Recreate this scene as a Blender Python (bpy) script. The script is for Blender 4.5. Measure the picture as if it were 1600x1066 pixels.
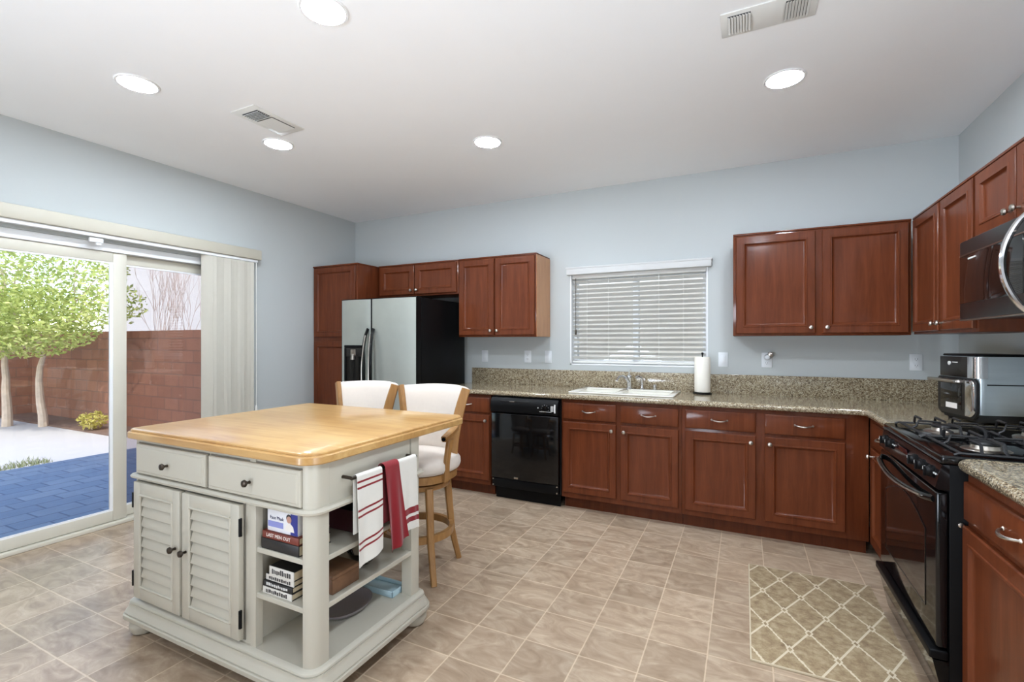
import bpy, bmesh, math, random
from mathutils import Vector, Matrix
random.seed(7)
PI = math.pi
S = bpy.context.scene
C = S.collection
for o in list(bpy.data.objects):
    bpy.data.objects.remove(o)

# ------------------------------------------------------------------ camera, sky, sun, exposure
cam_data = bpy.data.cameras.new('camera')
cam = bpy.data.objects.new('camera', cam_data); C.objects.link(cam)
cam.location = (0, 0, 1.34)
cam.rotation_euler = (PI / 2, 0, math.radians(26.009))
cam_data.sensor_width = 36.0
cam_data.lens = 743.46 / 1600 * 36
cam_data.shift_y = 1.48 / 1600
cam_data.clip_start = 0.05
S.camera = cam

world = bpy.data.worlds.new('sky'); S.world = world; world.use_nodes = True
wn = world.node_tree
bg = wn.nodes['Background']
sky = wn.nodes.new('ShaderNodeTexSky')
sky.sky_type = 'NISHITA'; sky.sun_disc = False
sky.sun_elevation = math.radians(46); sky.sun_rotation = math.radians(130)
sky.air_density = 1.0; sky.dust_density = 1.2
wn.links.new(sky.outputs[0], bg.inputs[0])
bg.inputs[1].default_value = 0.75

sun_data = bpy.data.lights.new('sun', 'SUN'); sun_data.energy = 3.4; sun_data.angle = math.radians(0.6)
sun_data.color = (1.0, 0.95, 0.87)
sun = bpy.data.objects.new('sun', sun_data); C.objects.link(sun)
sun.rotation_euler = Vector((-0.55, 0.42, -0.72)).to_track_quat('-Z', 'Y').to_euler()
sun.location = (6, -6, 9)

# fill light added behind the camera, tilted up to brighten the ceiling
rear_fill_data = bpy.data.lights.new('rear_fill_light', 'AREA'); rear_fill_data.shape = 'RECTANGLE'
rear_fill_data.size = 2.8; rear_fill_data.size_y = 1.1; rear_fill_data.energy = 165; rear_fill_data.spread = math.radians(105); rear_fill_data.color = (0.87, 0.97, 1.11)
rear_fill = bpy.data.objects.new('rear_fill_light', rear_fill_data); C.objects.link(rear_fill)
rear_fill.location = (-2.25, -3.50, 0.9); rear_fill.rotation_euler = (-PI / 2, 0, PI)
rear_fill.rotation_euler = Vector((0.62, 1, 0.95)).to_track_quat('-Z', 'Z').to_euler()

# second fill light, added on the right to brighten the island's side
side_fill_data = bpy.data.lights.new('side_fill_light', 'AREA'); side_fill_data.shape = 'RECTANGLE'
side_fill_data.size = 1.5; side_fill_data.size_y = 1.1; side_fill_data.energy = 46; side_fill_data.spread = math.radians(115); side_fill_data.color = (0.92, 0.98, 1.06)
side_fill = bpy.data.objects.new('side_fill_light', side_fill_data); C.objects.link(side_fill)
side_fill.location = (1.23, -0.25, 1.0)
side_fill.rotation_euler = Vector((-1, 0.3, 0.75)).to_track_quat('-Z', 'Z').to_euler()

# sampling portal in the patio door opening
po_data = bpy.data.lights.new('patio_door_portal', 'AREA'); po_data.shape = 'RECTANGLE'
po_data.size = 1.9; po_data.size_y = 2.0
po_data.cycles.is_portal = True
po = bpy.data.objects.new('patio_door_portal', po_data); C.objects.link(po)
po.location = (-4.30, 1.92, 1.03)
po.rotation_euler = Vector((1, 0, 0)).to_track_quat('-Z', 'Z').to_euler()

S.view_settings.view_transform = 'Standard'
S.view_settings.look = 'None'
S.view_settings.gamma = 1.0
S.view_settings.use_curve_mapping = False
S.view_settings.exposure = 0.0
S.cycles.use_denoising = True
S.cycles.max_bounces = 12
S.cycles.diffuse_bounces = 8
S.cycles.transparent_max_bounces = 12
S.cycles.sample_clamp_indirect = 8.0
S.cycles.caustics_reflective = False
S.cycles.caustics_refractive = False

CAN_STRENGTH = 250.0
ZC = 2.743
XL, XR, YB, YREAR = -4.115, 1.308, 4.228, -3.6
CT = 0.925          # counter top height

# ------------------------------------------------------------------ materials
def lin(c):
    return tuple((v / 255 / 12.92 if v <= 10 else ((v / 255 + 0.055) / 1.055) ** 2.4) for v in c) + (1.0,)

def new_mat(name):
    m = bpy.data.materials.new(name); m.use_nodes = True
    nt = m.node_tree
    return m, nt, nt.nodes['Principled BSDF']

def nd(nt, typ, **kw):
    n = nt.nodes.new(typ)
    ins = kw.pop('ins', {})
    for k, v in kw.items():
        setattr(n, k, v)
    for k, v in ins.items():
        if isinstance(v, bpy.types.NodeSocket):
            nt.links.new(v, n.inputs[k])
        else:
            n.inputs[k].default_value = v
    return n

def ma(nt, op, a, b=None, c=None):
    n = nt.nodes.new('ShaderNodeMath'); n.operation = op
    for i, v in enumerate((a, b, c)):
        if v is None: continue
        if isinstance(v, bpy.types.NodeSocket): nt.links.new(v, n.inputs[i])
        else: n.inputs[i].default_value = v
    return n.outputs[0]

def mixc(nt, f, a, b, mode='MIX'):
    n = nt.nodes.new('ShaderNodeMix'); n.data_type = 'RGBA'; n.blend_type = mode
    for i, v in ((0, f), (6, a), (7, b)):
        if isinstance(v, bpy.types.NodeSocket): nt.links.new(v, n.inputs[i])
        else: n.inputs[i].default_value = v
    return n.outputs[2]

def ramp(nt, fac, stops):
    n = nt.nodes.new('ShaderNodeValToRGB')
    el = n.color_ramp.elements
    while len(el) < len(stops): el.new(0.5)
    for e, (p, c) in zip(el, stops):
        e.position = p; e.color = c
    nt.links.new(fac, n.inputs[0])
    return n.outputs[0]

def obj_co(nt, scale=(1, 1, 1), loc=(0, 0, 0)):
    t = nt.nodes.new('ShaderNodeTexCoord')
    m = nt.nodes.new('ShaderNodeMapping')
    m.inputs['Scale'].default_value = scale; m.inputs['Location'].default_value = loc
    nt.links.new(t.outputs['Object'], m.inputs[0])
    return m.outputs[0]

def plain(name, col, rough=0.5, metal=0.0, var=0.06, vscale=6.0, bump=0.0, bscale=200.0, coat=0.0, spec=0.5, sheen=0.0, stretch=(1, 1, 1)):
    m, nt, p = new_mat(name)
    a = lin(col)
    co = obj_co(nt, stretch)
    nz = nd(nt, 'ShaderNodeTexNoise', ins={'Vector': co, 'Scale': vscale, 'Detail': 4.0})
    d = tuple(min(1, v * (1 - var)) for v in a[:3]) + (1,)
    e = tuple(min(1, v * (1 + var)) for v in a[:3]) + (1,)
    nt.links.new(mixc(nt, nz.outputs[0], d, e), p.inputs['Base Color'])
    p.inputs['Roughness'].default_value = rough
    p.inputs['Metallic'].default_value = metal
    p.inputs['Specular IOR Level'].default_value = spec
    p.inputs['Coat Weight'].default_value = coat
    p.inputs['Coat Roughness'].default_value = 0.08
    p.inputs['Sheen Weight'].default_value = sheen
    if bump:
        b = nd(nt, 'ShaderNodeTexNoise', ins={'Vector': co, 'Scale': bscale, 'Detail': 2.0})
        bn = nd(nt, 'ShaderNodeBump', ins={'Strength': bump, 'Distance': 0.002, 'Height': b.outputs[0]})
        nt.links.new(bn.outputs[0], p.inputs['Normal'])
    return m

def wood(name, dark, light, rough=0.35, coat=0.3, stretch=(9, 9, 0.8), scale=3.0, patch=0.35, coat_rough=0.15, spec=0.35):
    m, nt, p = new_mat(name)
    co = obj_co(nt, stretch)
    n1 = nd(nt, 'ShaderNodeTexNoise', ins={'Vector': co, 'Scale': scale, 'Detail': 6.0, 'Roughness': 0.6, 'Distortion': 0.8})
    co2 = obj_co(nt, (1, 1, 1))
    n2 = nd(nt, 'ShaderNodeTexNoise', ins={'Vector': co2, 'Scale': 2.6, 'Detail': 3.0})
    f = ma(nt, 'ADD', ma(nt, 'MULTIPLY', n1.outputs[0], 1 - patch), ma(nt, 'MULTIPLY', n2.outputs[0], patch))
    c = ramp(nt, f, [(0.30, lin(dark)), (0.70, lin(light))])
    nt.links.new(c, p.inputs['Base Color'])
    p.inputs['Roughness'].default_value = rough
    p.inputs['Specular IOR Level'].default_value = spec
    p.inputs['Coat Weight'].default_value = coat
    p.inputs['Coat Roughness'].default_value = coat_rough
    bn = nd(nt, 'ShaderNodeBump', ins={'Strength': 0.08, 'Distance': 0.001, 'Height': n1.outputs[0]})
    nt.links.new(bn.outputs[0], p.inputs['Normal'])
    return m

M = {}
M['wall'] = plain('wall_paint', (190, 195, 195), 0.75, var=0.015, vscale=3, bump=0.06, bscale=180, spec=0.2)
M['ceiling'] = plain('ceiling_paint', (243, 244, 245), 0.85, var=0.01, bump=0.06, bscale=160, spec=0.2)
M['white_trim'] = plain('white_trim', (226, 226, 222), 0.45, var=0.02)
M['blind_valance'] = plain('blind_valance', (206, 207, 206), 0.5, var=0.02)
M['vinyl'] = plain('vinyl_frame', (204, 200, 186), 0.4, var=0.02)
M['vinyl_white'] = plain('vinyl_white', (236, 238, 240), 0.4, var=0.02)
M['valance'] = plain('valance_cream', (190, 185, 170), 0.5, var=0.03)
M['vane'] = plain('vane_fabric', (184, 180, 168), 0.6, var=0.03, vscale=20)
M['cherry'] = wood('cherry_cabinet', (80, 36, 16), (110, 56, 30), 0.5, 0.34, coat_rough=0.12, spec=0.12)
M['cherry_glare'] = wood('cherry_glare', (176, 122, 78), (204, 152, 104), 0.35, 0.3)  # lighter copy of the cherry, with the glare on the cabinet side painted in
M['interior_dark'] = plain('cabinet_gap', (48, 18, 11), 0.6)
M['nickel'] = plain('brushed_nickel', (190, 182, 172), 0.28, 1.0, var=0.04)
M['bronze'] = plain('antique_bronze', (72, 64, 56), 0.35, 0.9, var=0.1)
M['chrome'] = plain('chrome', (214, 214, 216), 0.1, 1.0, var=0.02)
M['black_gloss'] = plain('black_gloss', (10, 10, 11), 0.08, var=0.05, coat=0.1, spec=0.4)
M['black_satin'] = plain('black_satin', (12, 12, 13), 0.4, var=0.1, spec=0.14)
M['black_matte'] = plain('black_matte', (20, 20, 21), 0.6, var=0.1)
M['cast_iron'] = plain('cast_iron', (26, 26, 28), 0.45, var=0.2, bump=0.2)
M['dark_glass'] = plain('dark_glass', (16, 14, 13), 0.05, var=0.05, coat=0.2)
M['black_steel'] = plain('black_stainless', (74, 72, 71), 0.30, 0.9, var=0.04)
M['fridge_steel'] = plain('fridge_steel', (198, 203, 196), 0.34, 0.75, var=0.06, vscale=9)
M['fryer_steel'] = plain('fryer_steel', (186, 196, 200), 0.32, 0.6, var=0.06, vscale=9, stretch=(1, 1, 8))
M['sink_white'] = plain('sink_enamel', (240, 238, 230), 0.15, var=0.01, coat=0.5)
M['island_white'] = plain('island_paint', (181, 176, 162), 0.42, var=0.03, vscale=5)
M['island_gap'] = plain('island_gap', (120, 116, 106), 0.7)
M['butcher'] = wood('island_top_wood', (158, 114, 62), (202, 166, 110), 0.3, 0.35, stretch=(1.1, 12, 12), scale=2.2, patch=0.5, coat_rough=0.12)
M['butcher_edge'] = M['butcher']
M['stool_wood'] = wood('stool_wood', (126, 88, 48), (176, 132, 80), 0.4, 0.2, stretch=(6, 6, 1.2), scale=4)
M['stool_fabric'] = plain('stool_fabric', (208, 198, 187), 0.85, var=0.04, vscale=60, bump=0.2, bscale=400, sheen=0.2)
M['paper'] = plain('paper_white', (240, 236, 226), 0.9, var=0.02, bump=0.15, bscale=120)
M['plate'] = plain('plate_white', (222, 226, 230), 0.4, var=0.01)
M['plate_slot'] = plain('slot_dark', (60, 60, 60), 0.5)
M['book_black'] = plain('book_black', (26, 25, 26), 0.45, var=0.1)
M['book_red'] = plain('book_red', (110, 44, 30), 0.5, var=0.1)
M['book_white'] = plain('book_white', (206, 202, 194), 0.5, var=0.04)
M['pages'] = plain('pages', (206, 190, 158), 0.8, var=0.12, vscale=12, stretch=(1, 1, 40))
M['box_white'] = plain('box_white', (222, 222, 226), 0.5, var=0.02)
M['ink_blue'] = plain('ink_blue', (40, 46, 130), 0.5)
M['ink_lav'] = plain('ink_lavender', (132, 138, 196), 0.5)
M['ink_navy'] = plain('ink_navy', (34, 38, 84), 0.5)
M['ink_dark'] = plain('ink_dark', (44, 42, 44), 0.5)
M['ink_skin'] = plain('ink_skin', (182, 140, 124), 0.6)
M['ink_white'] = plain('ink_white', (226, 220, 214), 0.5)
M['brown_box'] = wood('brown_box', (92, 66, 48), (128, 94, 68), 0.5, 0.1, stretch=(1, 8, 8))
M['maroon'] = plain('maroon', (58, 22, 26), 0.5)
M['towel_white'] = plain('towel_white', (208, 205, 197), 0.95, var=0.03, vscale=40, bump=0.4, bscale=350, sheen=0.2)
M['towel_red'] = plain('towel_red', (122, 10, 22), 0.95, var=0.1, vscale=30, bump=0.4, bscale=350, sheen=0.2)
M['tray_grey'] = plain('tray_grey', (128, 120, 124), 0.3, var=0.1)
M['tray_blue'] = plain('tray_blue', (176, 202, 212), 0.15, var=0.05)
M['grille'] = plain('grille_grey', (150, 150, 150), 0.6)
M['vent_dark'] = plain('vent_dark', (72, 72, 72), 0.7)
M['led'] = plain('led_white', (236, 236, 236), 0.4)
M['stucco'] = plain('house_stucco', (214, 209, 200), 0.9, var=0.03, bump=0.3, bscale=60)
M['roof'] = plain('roof_board', (150, 140, 130), 0.9)
M['ground_pale'] = plain('pale_ground', (186, 181, 179), 0.95, var=0.05, vscale=2, bump=0.3, bscale=40)
M['soil'] = plain('bed_soil', (116, 92, 78), 0.95, var=0.2, vscale=10, bump=0.5, bscale=40)
M['bark'] = plain('tree_bark', (200, 180, 160), 0.85, var=0.25, vscale=12, bump=0.5, bscale=60)
M['twig'] = plain('dry_twig', (196, 176, 162), 0.85, var=0.2)
M['blade'] = plain('grass_blade', (128, 134, 96), 0.8, var=0.3)
M['white_marks'] = plain('white_marks', (210, 210, 208), 0.4)
M['display'] = plain('range_display', (54, 20, 22), 0.1)

def emission_mat(name, col, strength):
    m, nt, p = new_mat(name)
    p.inputs['Base Color'].default_value = (0.9, 0.9, 0.9, 1)
    p.inputs['Emission Color'].default_value = col
    p.inputs['Emission Strength'].default_value = strength
    return m
M['lamp'] = emission_mat('downlight_lens', (0.875, 0.97, 1.08, 1), CAN_STRENGTH)

def leaf_mat(name, cols):
    m, nt, p = new_mat(name)
    co = obj_co(nt)
    n1 = nd(nt, 'ShaderNodeTexNoise', ins={'Vector': co, 'Scale': 5.0, 'Detail': 5.0, 'Roughness': 0.8})
    c = ramp(nt, n1.outputs[0], [(0.3, lin(cols[0])), (0.5, lin(cols[1])), (0.7, lin(cols[2]))])
    nt.links.new(c, p.inputs['Base Color'])
    p.inputs['Roughness'].default_value = 0.55
    tr = nd(nt, 'ShaderNodeBsdfTranslucent'); nt.links.new(c, tr.inputs[0])
    mx = nd(nt, 'ShaderNodeMixShader', ins={0: 0.35})
    nt.links.new(p.outputs[0], mx.inputs[1]); nt.links.new(tr.outputs[0], mx.inputs[2])
    nt.links.new(mx.outputs[0], nt.nodes['Material Output'].inputs[0])
    return m
M['leaf'] = leaf_mat('tree_leaf', [(104, 132, 68), (178, 188, 102), (232, 226, 168)])
M['bush_leaf'] = leaf_mat('bush_leaf', [(150, 140, 60), (190, 180, 96), (220, 206, 130)])

def glass_mat(name, tint=(1, 1, 1, 1), refl=1.0):
    m, nt, p = new_mat(name)
    nt.nodes.remove(p)
    tr = nd(nt, 'ShaderNodeBsdfTransparent', ins={'Color': tint})
    gl = nd(nt, 'ShaderNodeBsdfGlossy', ins={'Roughness': 0.01})
    fr = nd(nt, 'ShaderNodeFresnel', ins={'IOR': 1.45})
    mx = nd(nt, 'ShaderNodeMixShader', ins={0: ma(nt, 'MULTIPLY', fr.outputs[0], refl)})
    nt.links.new(tr.outputs[0], mx.inputs[1]); nt.links.new(gl.outputs[0], mx.inputs[2])
    nt.links.new(mx.outputs[0], nt.nodes['Material Output'].inputs[0])
    return m
M['pane'] = glass_mat('door_glass', (0.97, 0.985, 0.98, 1))
M['shaded_screen_pane'] = glass_mat('door_glass_screen_shade', (0.72, 0.71, 0.72, 1), 1.4)  # screen tint, deepened to stand in for shade on the wall outside
M['clear_glass'] = glass_mat('clear_glass', (0.92, 0.95, 0.95, 1), 2.5)

def floor_mat():
    m, nt, p = new_mat('vinyl_tile_floor')
    t = nd(nt, 'ShaderNodeTexCoord')
    sp = nd(nt, 'ShaderNodeSeparateXYZ', ins={0: t.outputs['Object']})
    u = ma(nt, 'DIVIDE', ma(nt, 'ADD', sp.outputs[0], 0.142), 0.2475)
    v = ma(nt, 'DIVIDE', ma(nt, 'SUBTRACT', sp.outputs[1], 1.952), 0.2465)
    cell = nd(nt, 'ShaderNodeCombineXYZ', ins={0: ma(nt, 'FLOOR', u), 1: ma(nt, 'FLOOR', v)})
    wn_ = nd(nt, 'ShaderNodeTexWhiteNoise', noise_dimensions='3D', ins={'Vector': cell.outputs[0]})
    off = nd(nt, 'ShaderNodeVectorMath', operation='SCALE', ins={0: wn_.outputs['Color'], 'Scale': 30.0})
    ad = nd(nt, 'ShaderNodeVectorMath', operation='ADD', ins={0: t.outputs['Object'], 1: off.outputs[0]})
    st = nd(nt, 'ShaderNodeMapping', ins={0: ad.outputs[0], 'Rotation': (0, 0, 0.6), 'Scale': (1.0, 2.0, 1.0)})
    n1 = nd(nt, 'ShaderNodeTexNoise', ins={'Vector': st.outputs[0], 'Scale': 5.0, 'Detail': 7.0, 'Roughness': 0.62, 'Distortion': 1.6})
    c = ramp(nt, n1.outputs[0], [(0.28, lin((145, 122, 100))), (0.5, lin((171, 149, 126))), (0.72, lin((196, 177, 154)))])
    br = ma(nt, 'ADD', 0.86, ma(nt, 'MULTIPLY', wn_.outputs['Value'], 0.22))
    hv = nd(nt, 'ShaderNodeHueSaturation', ins={'Color': c, 'Value': br})
    fu = ma(nt, 'ABSOLUTE', ma(nt, 'SUBTRACT', ma(nt, 'FRACT', u), 0.5))
    fv = ma(nt, 'ABSOLUTE', ma(nt, 'SUBTRACT', ma(nt, 'FRACT', v), 0.5))
    g = ma(nt, 'GREATER_THAN', ma(nt, 'MAXIMUM', fu, fv), 0.488)
    c2 = mixc(nt, ma(nt, 'MULTIPLY', g, 0.5), hv.outputs[0], lin((224, 204, 176)))
    nt.links.new(c2, p.inputs['Base Color'])
    p.inputs['Roughness'].default_value = 0.30
    bn = nd(nt, 'ShaderNodeBump', ins={'Strength': 0.2, 'Distance': 0.002, 'Height': ma(nt, 'SUBTRACT', n1.outputs[0], ma(nt, 'MULTIPLY', g, 1.0))})
    nt.links.new(bn.outputs[0], p.inputs['Normal'])
    return m
M['floor'] = floor_mat()

def granite_mat():
    m, nt, p = new_mat('granite')
    co = obj_co(nt)
    v1 = nd(nt, 'ShaderNodeTexVoronoi', ins={'Vector': co, 'Scale': 210.0, 'Randomness': 1.0})
    n1 = nd(nt, 'ShaderNodeTexNoise', ins={'Vector': co, 'Scale': 75.0, 'Detail': 6.0, 'Roughness': 0.75})
    sx = nd(nt, 'ShaderNodeSeparateColor', ins={0: v1.outputs['Color']})
    f = ma(nt, 'ADD', ma(nt, 'MULTIPLY', sx.outputs[0], 0.34), ma(nt, 'MULTIPLY', n1.outputs[0], 0.66))
    c = ramp(nt, f, [(0.28, lin((58, 48, 38))), (0.40, lin((118, 101, 79))), (0.54, lin((160, 146, 119))), (0.72, lin((206, 198, 176)))])
    nt.links.new(c, p.inputs['Base Color'])
    p.inputs['Roughness'].default_value = 0.12
    p.inputs['Coat Weight'].default_value = 0.3
    p.inputs['Coat Roughness'].default_value = 0.05
    return m
M['granite'] = granite_mat()

def rug_mat():
    m, nt, p = new_mat('trellis_rug')
    t = nd(nt, 'ShaderNodeTexCoord')
    nzw = nd(nt, 'ShaderNodeTexNoise', ins={'Vector': t.outputs['Object'], 'Scale': 60.0, 'Detail': 2.0})
    sp = nd(nt, 'ShaderNodeSeparateXYZ', ins={0: t.outputs['Object']})
    wob = ma(nt, 'MULTIPLY', ma(nt, 'SUBTRACT', nzw.outputs[0], 0.5), 0.05)
    u = ma(nt, 'ADD', ma(nt, 'DIVIDE', ma(nt, 'SUBTRACT', sp.outputs[0], 0.178), 0.176), wob)
    v = ma(nt, 'ADD', ma(nt, 'DIVIDE', ma(nt, 'SUBTRACT', sp.outputs[1], 3.048), 0.335), wob)
    def fr(x):
        return ma(nt, 'ABSOLUTE', ma(nt, 'SUBTRACT', ma(nt, 'FRACT', ma(nt, 'ADD', x, 0.5)), 0.5))
    a = fr(ma(nt, 'ADD', u, v)); b = fr(ma(nt, 'SUBTRACT', u, v))
    line = ma(nt, 'LESS_THAN', ma(nt, 'MINIMUM', a, b), 0.028)
    mx = ma(nt, 'MAXIMUM', a, b)
    ring = ma(nt, 'LESS_THAN', mx, 0.095)
    hole = ma(nt, 'LESS_THAN', mx, 0.05)
    mask = ma(nt, 'SUBTRACT', ma(nt, 'MAXIMUM', line, ring), ma(nt, 'MULTIPLY', hole, 1.0))
    n2 = nd(nt, 'ShaderNodeTexNoise', ins={'Vector': t.outputs['Object'], 'Scale': 26.0, 'Detail': 6.0, 'Roughness': 0.7})
    base = ramp(nt, n2.outputs[0], [(0.3, lin((118, 96, 72))), (0.5, lin((150, 130, 100))), (0.72, lin((178, 160, 130)))])
    c = mixc(nt, ma(nt, 'MULTIPLY', mask, 0.85), base, lin((210, 196, 170)))
    nt.links.new(c, p.inputs['Base Color'])
    p.inputs['Roughness'].default_value = 0.95
    bn = nd(nt, 'ShaderNodeBump', ins={'Strength': 0.6, 'Distance': 0.003, 'Height': ma(nt, 'ADD', n2.outputs[0], mask)})
    nt.links.new(bn.outputs[0], p.inputs['Normal'])
    return m
M['rug'] = rug_mat()
M['rug_edge'] = plain('rug_binding', (196, 182, 156), 0.95, var=0.08, vscale=40)

def brick_mat(name, c1, c2, mortar, bw, rh, ms, coord_axes, rough=0.9, off=0.5):
    m, nt, p = new_mat(name)
    t = nd(nt, 'ShaderNodeTexCoord')
    sp = nd(nt, 'ShaderNodeSeparateXYZ', ins={0: t.outputs['Object']})
    cb = nd(nt, 'ShaderNodeCombineXYZ', ins={0: sp.outputs[coord_axes[0]], 1: sp.outputs[coord_axes[1]]})
    b = nd(nt, 'ShaderNodeTexBrick', offset=off, ins={'Vector': cb.outputs[0], 'Color1': lin(c1), 'Color2': lin(c2), 'Mortar': lin(mortar),
           'Scale': 1.0, 'Mortar Size': ms, 'Brick Width': bw, 'Row Height': rh, 'Bias': 0.0, 'Mortar Smooth': 0.2})
    nz = nd(nt, 'ShaderNodeTexNoise', ins={'Vector': t.outputs['Object'], 'Scale': 9.0, 'Detail': 4.0})
    c = mixc(nt, ma(nt, 'MULTIPLY', nz.outputs[0], 0.5), b.outputs[0], lin(tuple(int(x * 0.8) for x in c1)))
    nt.links.new(c, p.inputs['Base Color']); p.inputs['Roughness'].default_value = rough
    bn = nd(nt, 'ShaderNodeBump', ins={'Strength': 0.4, 'Distance': 0.01, 'Height': ma(nt, 'SUBTRACT', 1.0, b.outputs[1])})
    nt.links.new(bn.outputs[0], p.inputs['Normal'])
    return m
M['block_x'] = brick_mat('block_wall_x', (150, 104, 82), (166, 118, 94), (134, 102, 86), 0.40, 0.20, 0.010, (0, 2))
M['block_y'] = brick_mat('block_wall_y', (150, 104, 84), (166, 118, 96), (140, 108, 92), 0.40, 0.20, 0.010, (1, 2))
M['pavers'] = brick_mat('patio_pavers', (112, 128, 150), (134, 146, 162), (84, 96, 120), 0.34, 0.22, 0.008, (1, 0), 0.8, 0.4)

# ------------------------------------------------------------------ mesh helpers
class MB:
    def __init__(s): s.bm = bmesh.new()
    def box(s, x0, x1, y0, y1, z0, z1, b=0.0, seg=2, rot=None):
        mt = Matrix.Translation(((x0 + x1) / 2, (y0 + y1) / 2, (z0 + z1) / 2))
        if rot is not None: mt = mt @ rot
        mt = mt @ Matrix.Diagonal((abs(x1 - x0), abs(y1 - y0), abs(z1 - z0), 1))
        r = bmesh.ops.create_cube(s.bm, size=1.0, matrix=mt)
        if b > 0:
            ed = list({e for v in r['verts'] for e in v.link_edges})
            bmesh.ops.bevel(s.bm, geom=ed, offset=b, segments=seg, profile=0.5, affect='EDGES', clamp_overlap=True)
        return s
    def loops(s, loops, cap0=True, cap1=True, closed=False):
        vs = [[s.bm.verts.new(p) for p in l] for l in loops]
        n = len(vs[0]); k = len(vs)
        for i in range(k if closed else k - 1):
            a, b = vs[i], vs[(i + 1) % k]
            for j in range(n):
                try: s.bm.faces.new((a[j], a[(j + 1) % n], b[(j + 1) % n], b[j]))
                except ValueError: pass
        if not closed:
            if cap0: s.bm.faces.new(list(reversed(vs[0])))
            if cap1: s.bm.faces.new(vs[-1])
        return s
    def tube(s, pts, r, seg=10, ry=None, cap=True, up=None):
        pts = [Vector(p) for p in pts]; n = len(pts)
        rs = r if isinstance(r, (list, tuple)) else [r] * n
        rys = ry if isinstance(ry, (list, tuple)) else [ry] * n
        T = []
        for i in range(n):
            t = (pts[min(i + 1, n - 1)] - pts[max(i - 1, 0)]); T.append(t.normalized())
        ref = Vector(up) if up else (Vector((0, 0, 1)) if abs(T[0].z) < 0.9 else Vector((1, 0, 0)))
        u = (ref - T[0] * ref.dot(T[0])).normalized()
        L = []
        for i in range(n):
            u = (u - T[i] * u.dot(T[i])).normalized()
            w = T[i].cross(u)
            a = rs[i]; b = rys[i] if rys[i] is not None else a
            L.append([pts[i] + w * (a * math.cos(2 * PI * j / seg)) + u * (b * math.sin(2 * PI * j / seg)) for j in range(seg)])
        return s.loops(L, cap, cap)
    def rail(s, pts, hw, hh, up=(0, 0, 1)):
        """rectangular bar swept along points"""
        pts = [Vector(p) for p in pts]; n = len(pts); L = []
        hws = hw if isinstance(hw, (list, tuple)) else [hw] * n
        hhs = hh if isinstance(hh, (list, tuple)) else [hh] * n
        for i in range(n):
            t = (pts[min(i + 1, n - 1)] - pts[max(i - 1, 0)]).normalized()
            u = Vector(up); u = (u - t * u.dot(t)).normalized(); w = t.cross(u)
            a, b = hws[i], hhs[i]; c = min(a, b) * 0.35
            q = []
            for (sx, sy) in ((1, 1), (-1, 1), (-1, -1), (1, -1)):
                p1 = (a, b - c) if sx * sy > 0 else (a - c, b)
                p2 = (a - c, b) if sx * sy > 0 else (a, b - c)
                for (px, py) in (p1, p2): q.append(pts[i] + w * (sx * px) + u * (sy * py))
            L.append(q)
        return s.loops(L)
    def lathe(s, prof, c=(0, 0, 0), seg=20, axis='z', cap=True):
        L = []
        for (r, h) in prof:
            l = []
            for j in range(seg):
                a = 2 * PI * j / seg; x, y = r * math.cos(a), r * math.sin(a)
                if axis == 'z': p = (c[0] + x, c[1] + y, c[2] + h)
                elif axis == '-y': p = (c[0] + x, c[1] - h, c[2] + y)
                elif axis == '-x': p = (c[0] - h, c[1] + x, c[2] + y)
                l.append(p)
            L.append(l)
        return s.loops(L, cap, cap)
    def prism(s, poly, z0, z1, b=0.0):
        n = len(poly)
        if b:
            cx = sum(p[0] for p in poly) / n; cy = sum(p[1] for p in poly) / n
            ins = inset(poly, b)
            return s.loops([[(x, y, z0) for x, y in ins], [(x, y, z0 + b) for x, y in poly], [(x, y, z1 - b) for x, y in poly], [(x, y, z1) for x, y in ins]])
        return s.loops([[(x, y, z0) for x, y in poly], [(x, y, z1) for x, y in poly]])
    def build(s, name, mat, parent=None, loc=None, rot=None, ang=35, smooth=True):
        bmesh.ops.recalc_face_normals(s.bm, faces=s.bm.faces[:])
        me = bpy.data.meshes.new(name); s.bm.to_mesh(me); s.bm.free()
        if smooth:
            for p in me.polygons: p.use_smooth = True
            me.set_sharp_from_angle(angle=math.radians(ang))
        me.materials.append(mat)
        o = bpy.data.objects.new(name, me); C.objects.link(o)
        if parent: o.parent = parent
        if loc: o.location = loc
        if rot: o.rotation_euler = rot
        return o

def inset(poly, b):
    n = len(poly); out = []
    area = sum(poly[i][0] * poly[(i + 1) % n][1] - poly[(i + 1) % n][0] * poly[i][1] for i in range(n))
    sg = 1 if area > 0 else -1
    for i in range(n):
        p0, p1, p2 = Vector(poly[i - 1]), Vector(poly[i]), Vector(poly[(i + 1) % n])
        e1 = (p1 - p0).normalized(); e2 = (p2 - p1).normalized()
        n1 = Vector((-e1.y, e1.x)) * sg; n2 = Vector((-e2.y, e2.x)) * sg
        d = (n1 + n2); d = d / max(0.3, d.dot(n1)) if d.length > 1e-6 else n1
        out.append(tuple(p1 + d * b))
    return out

def rrect(x0, x1, y0, y1, r, seg=5):
    rs = r if isinstance(r, (list, tuple)) else [r] * 4     # order: x1y0? corners: (x0,y0),(x1,y0),(x1,y1),(x0,y1)
    out = []
    for (cx, cy, sx, sy, a0, q) in ((x0, y0, 1, 1, PI, rs[0]), (x1, y0, -1, 1, 1.5 * PI, rs[1]), (x1, y1, -1, -1, 0, rs[2]), (x0, y1, 1, -1, 0.5 * PI, rs[3])):
        if q < 1e-6:
            out += [(cx, cy)]; continue
        for k in range(seg + 1):
            a = a0 + 0.5 * PI * k / seg
            out.append((cx + sx * q + q * math.cos(a), cy + sy * q + q * math.sin(a)))
    return out

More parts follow.
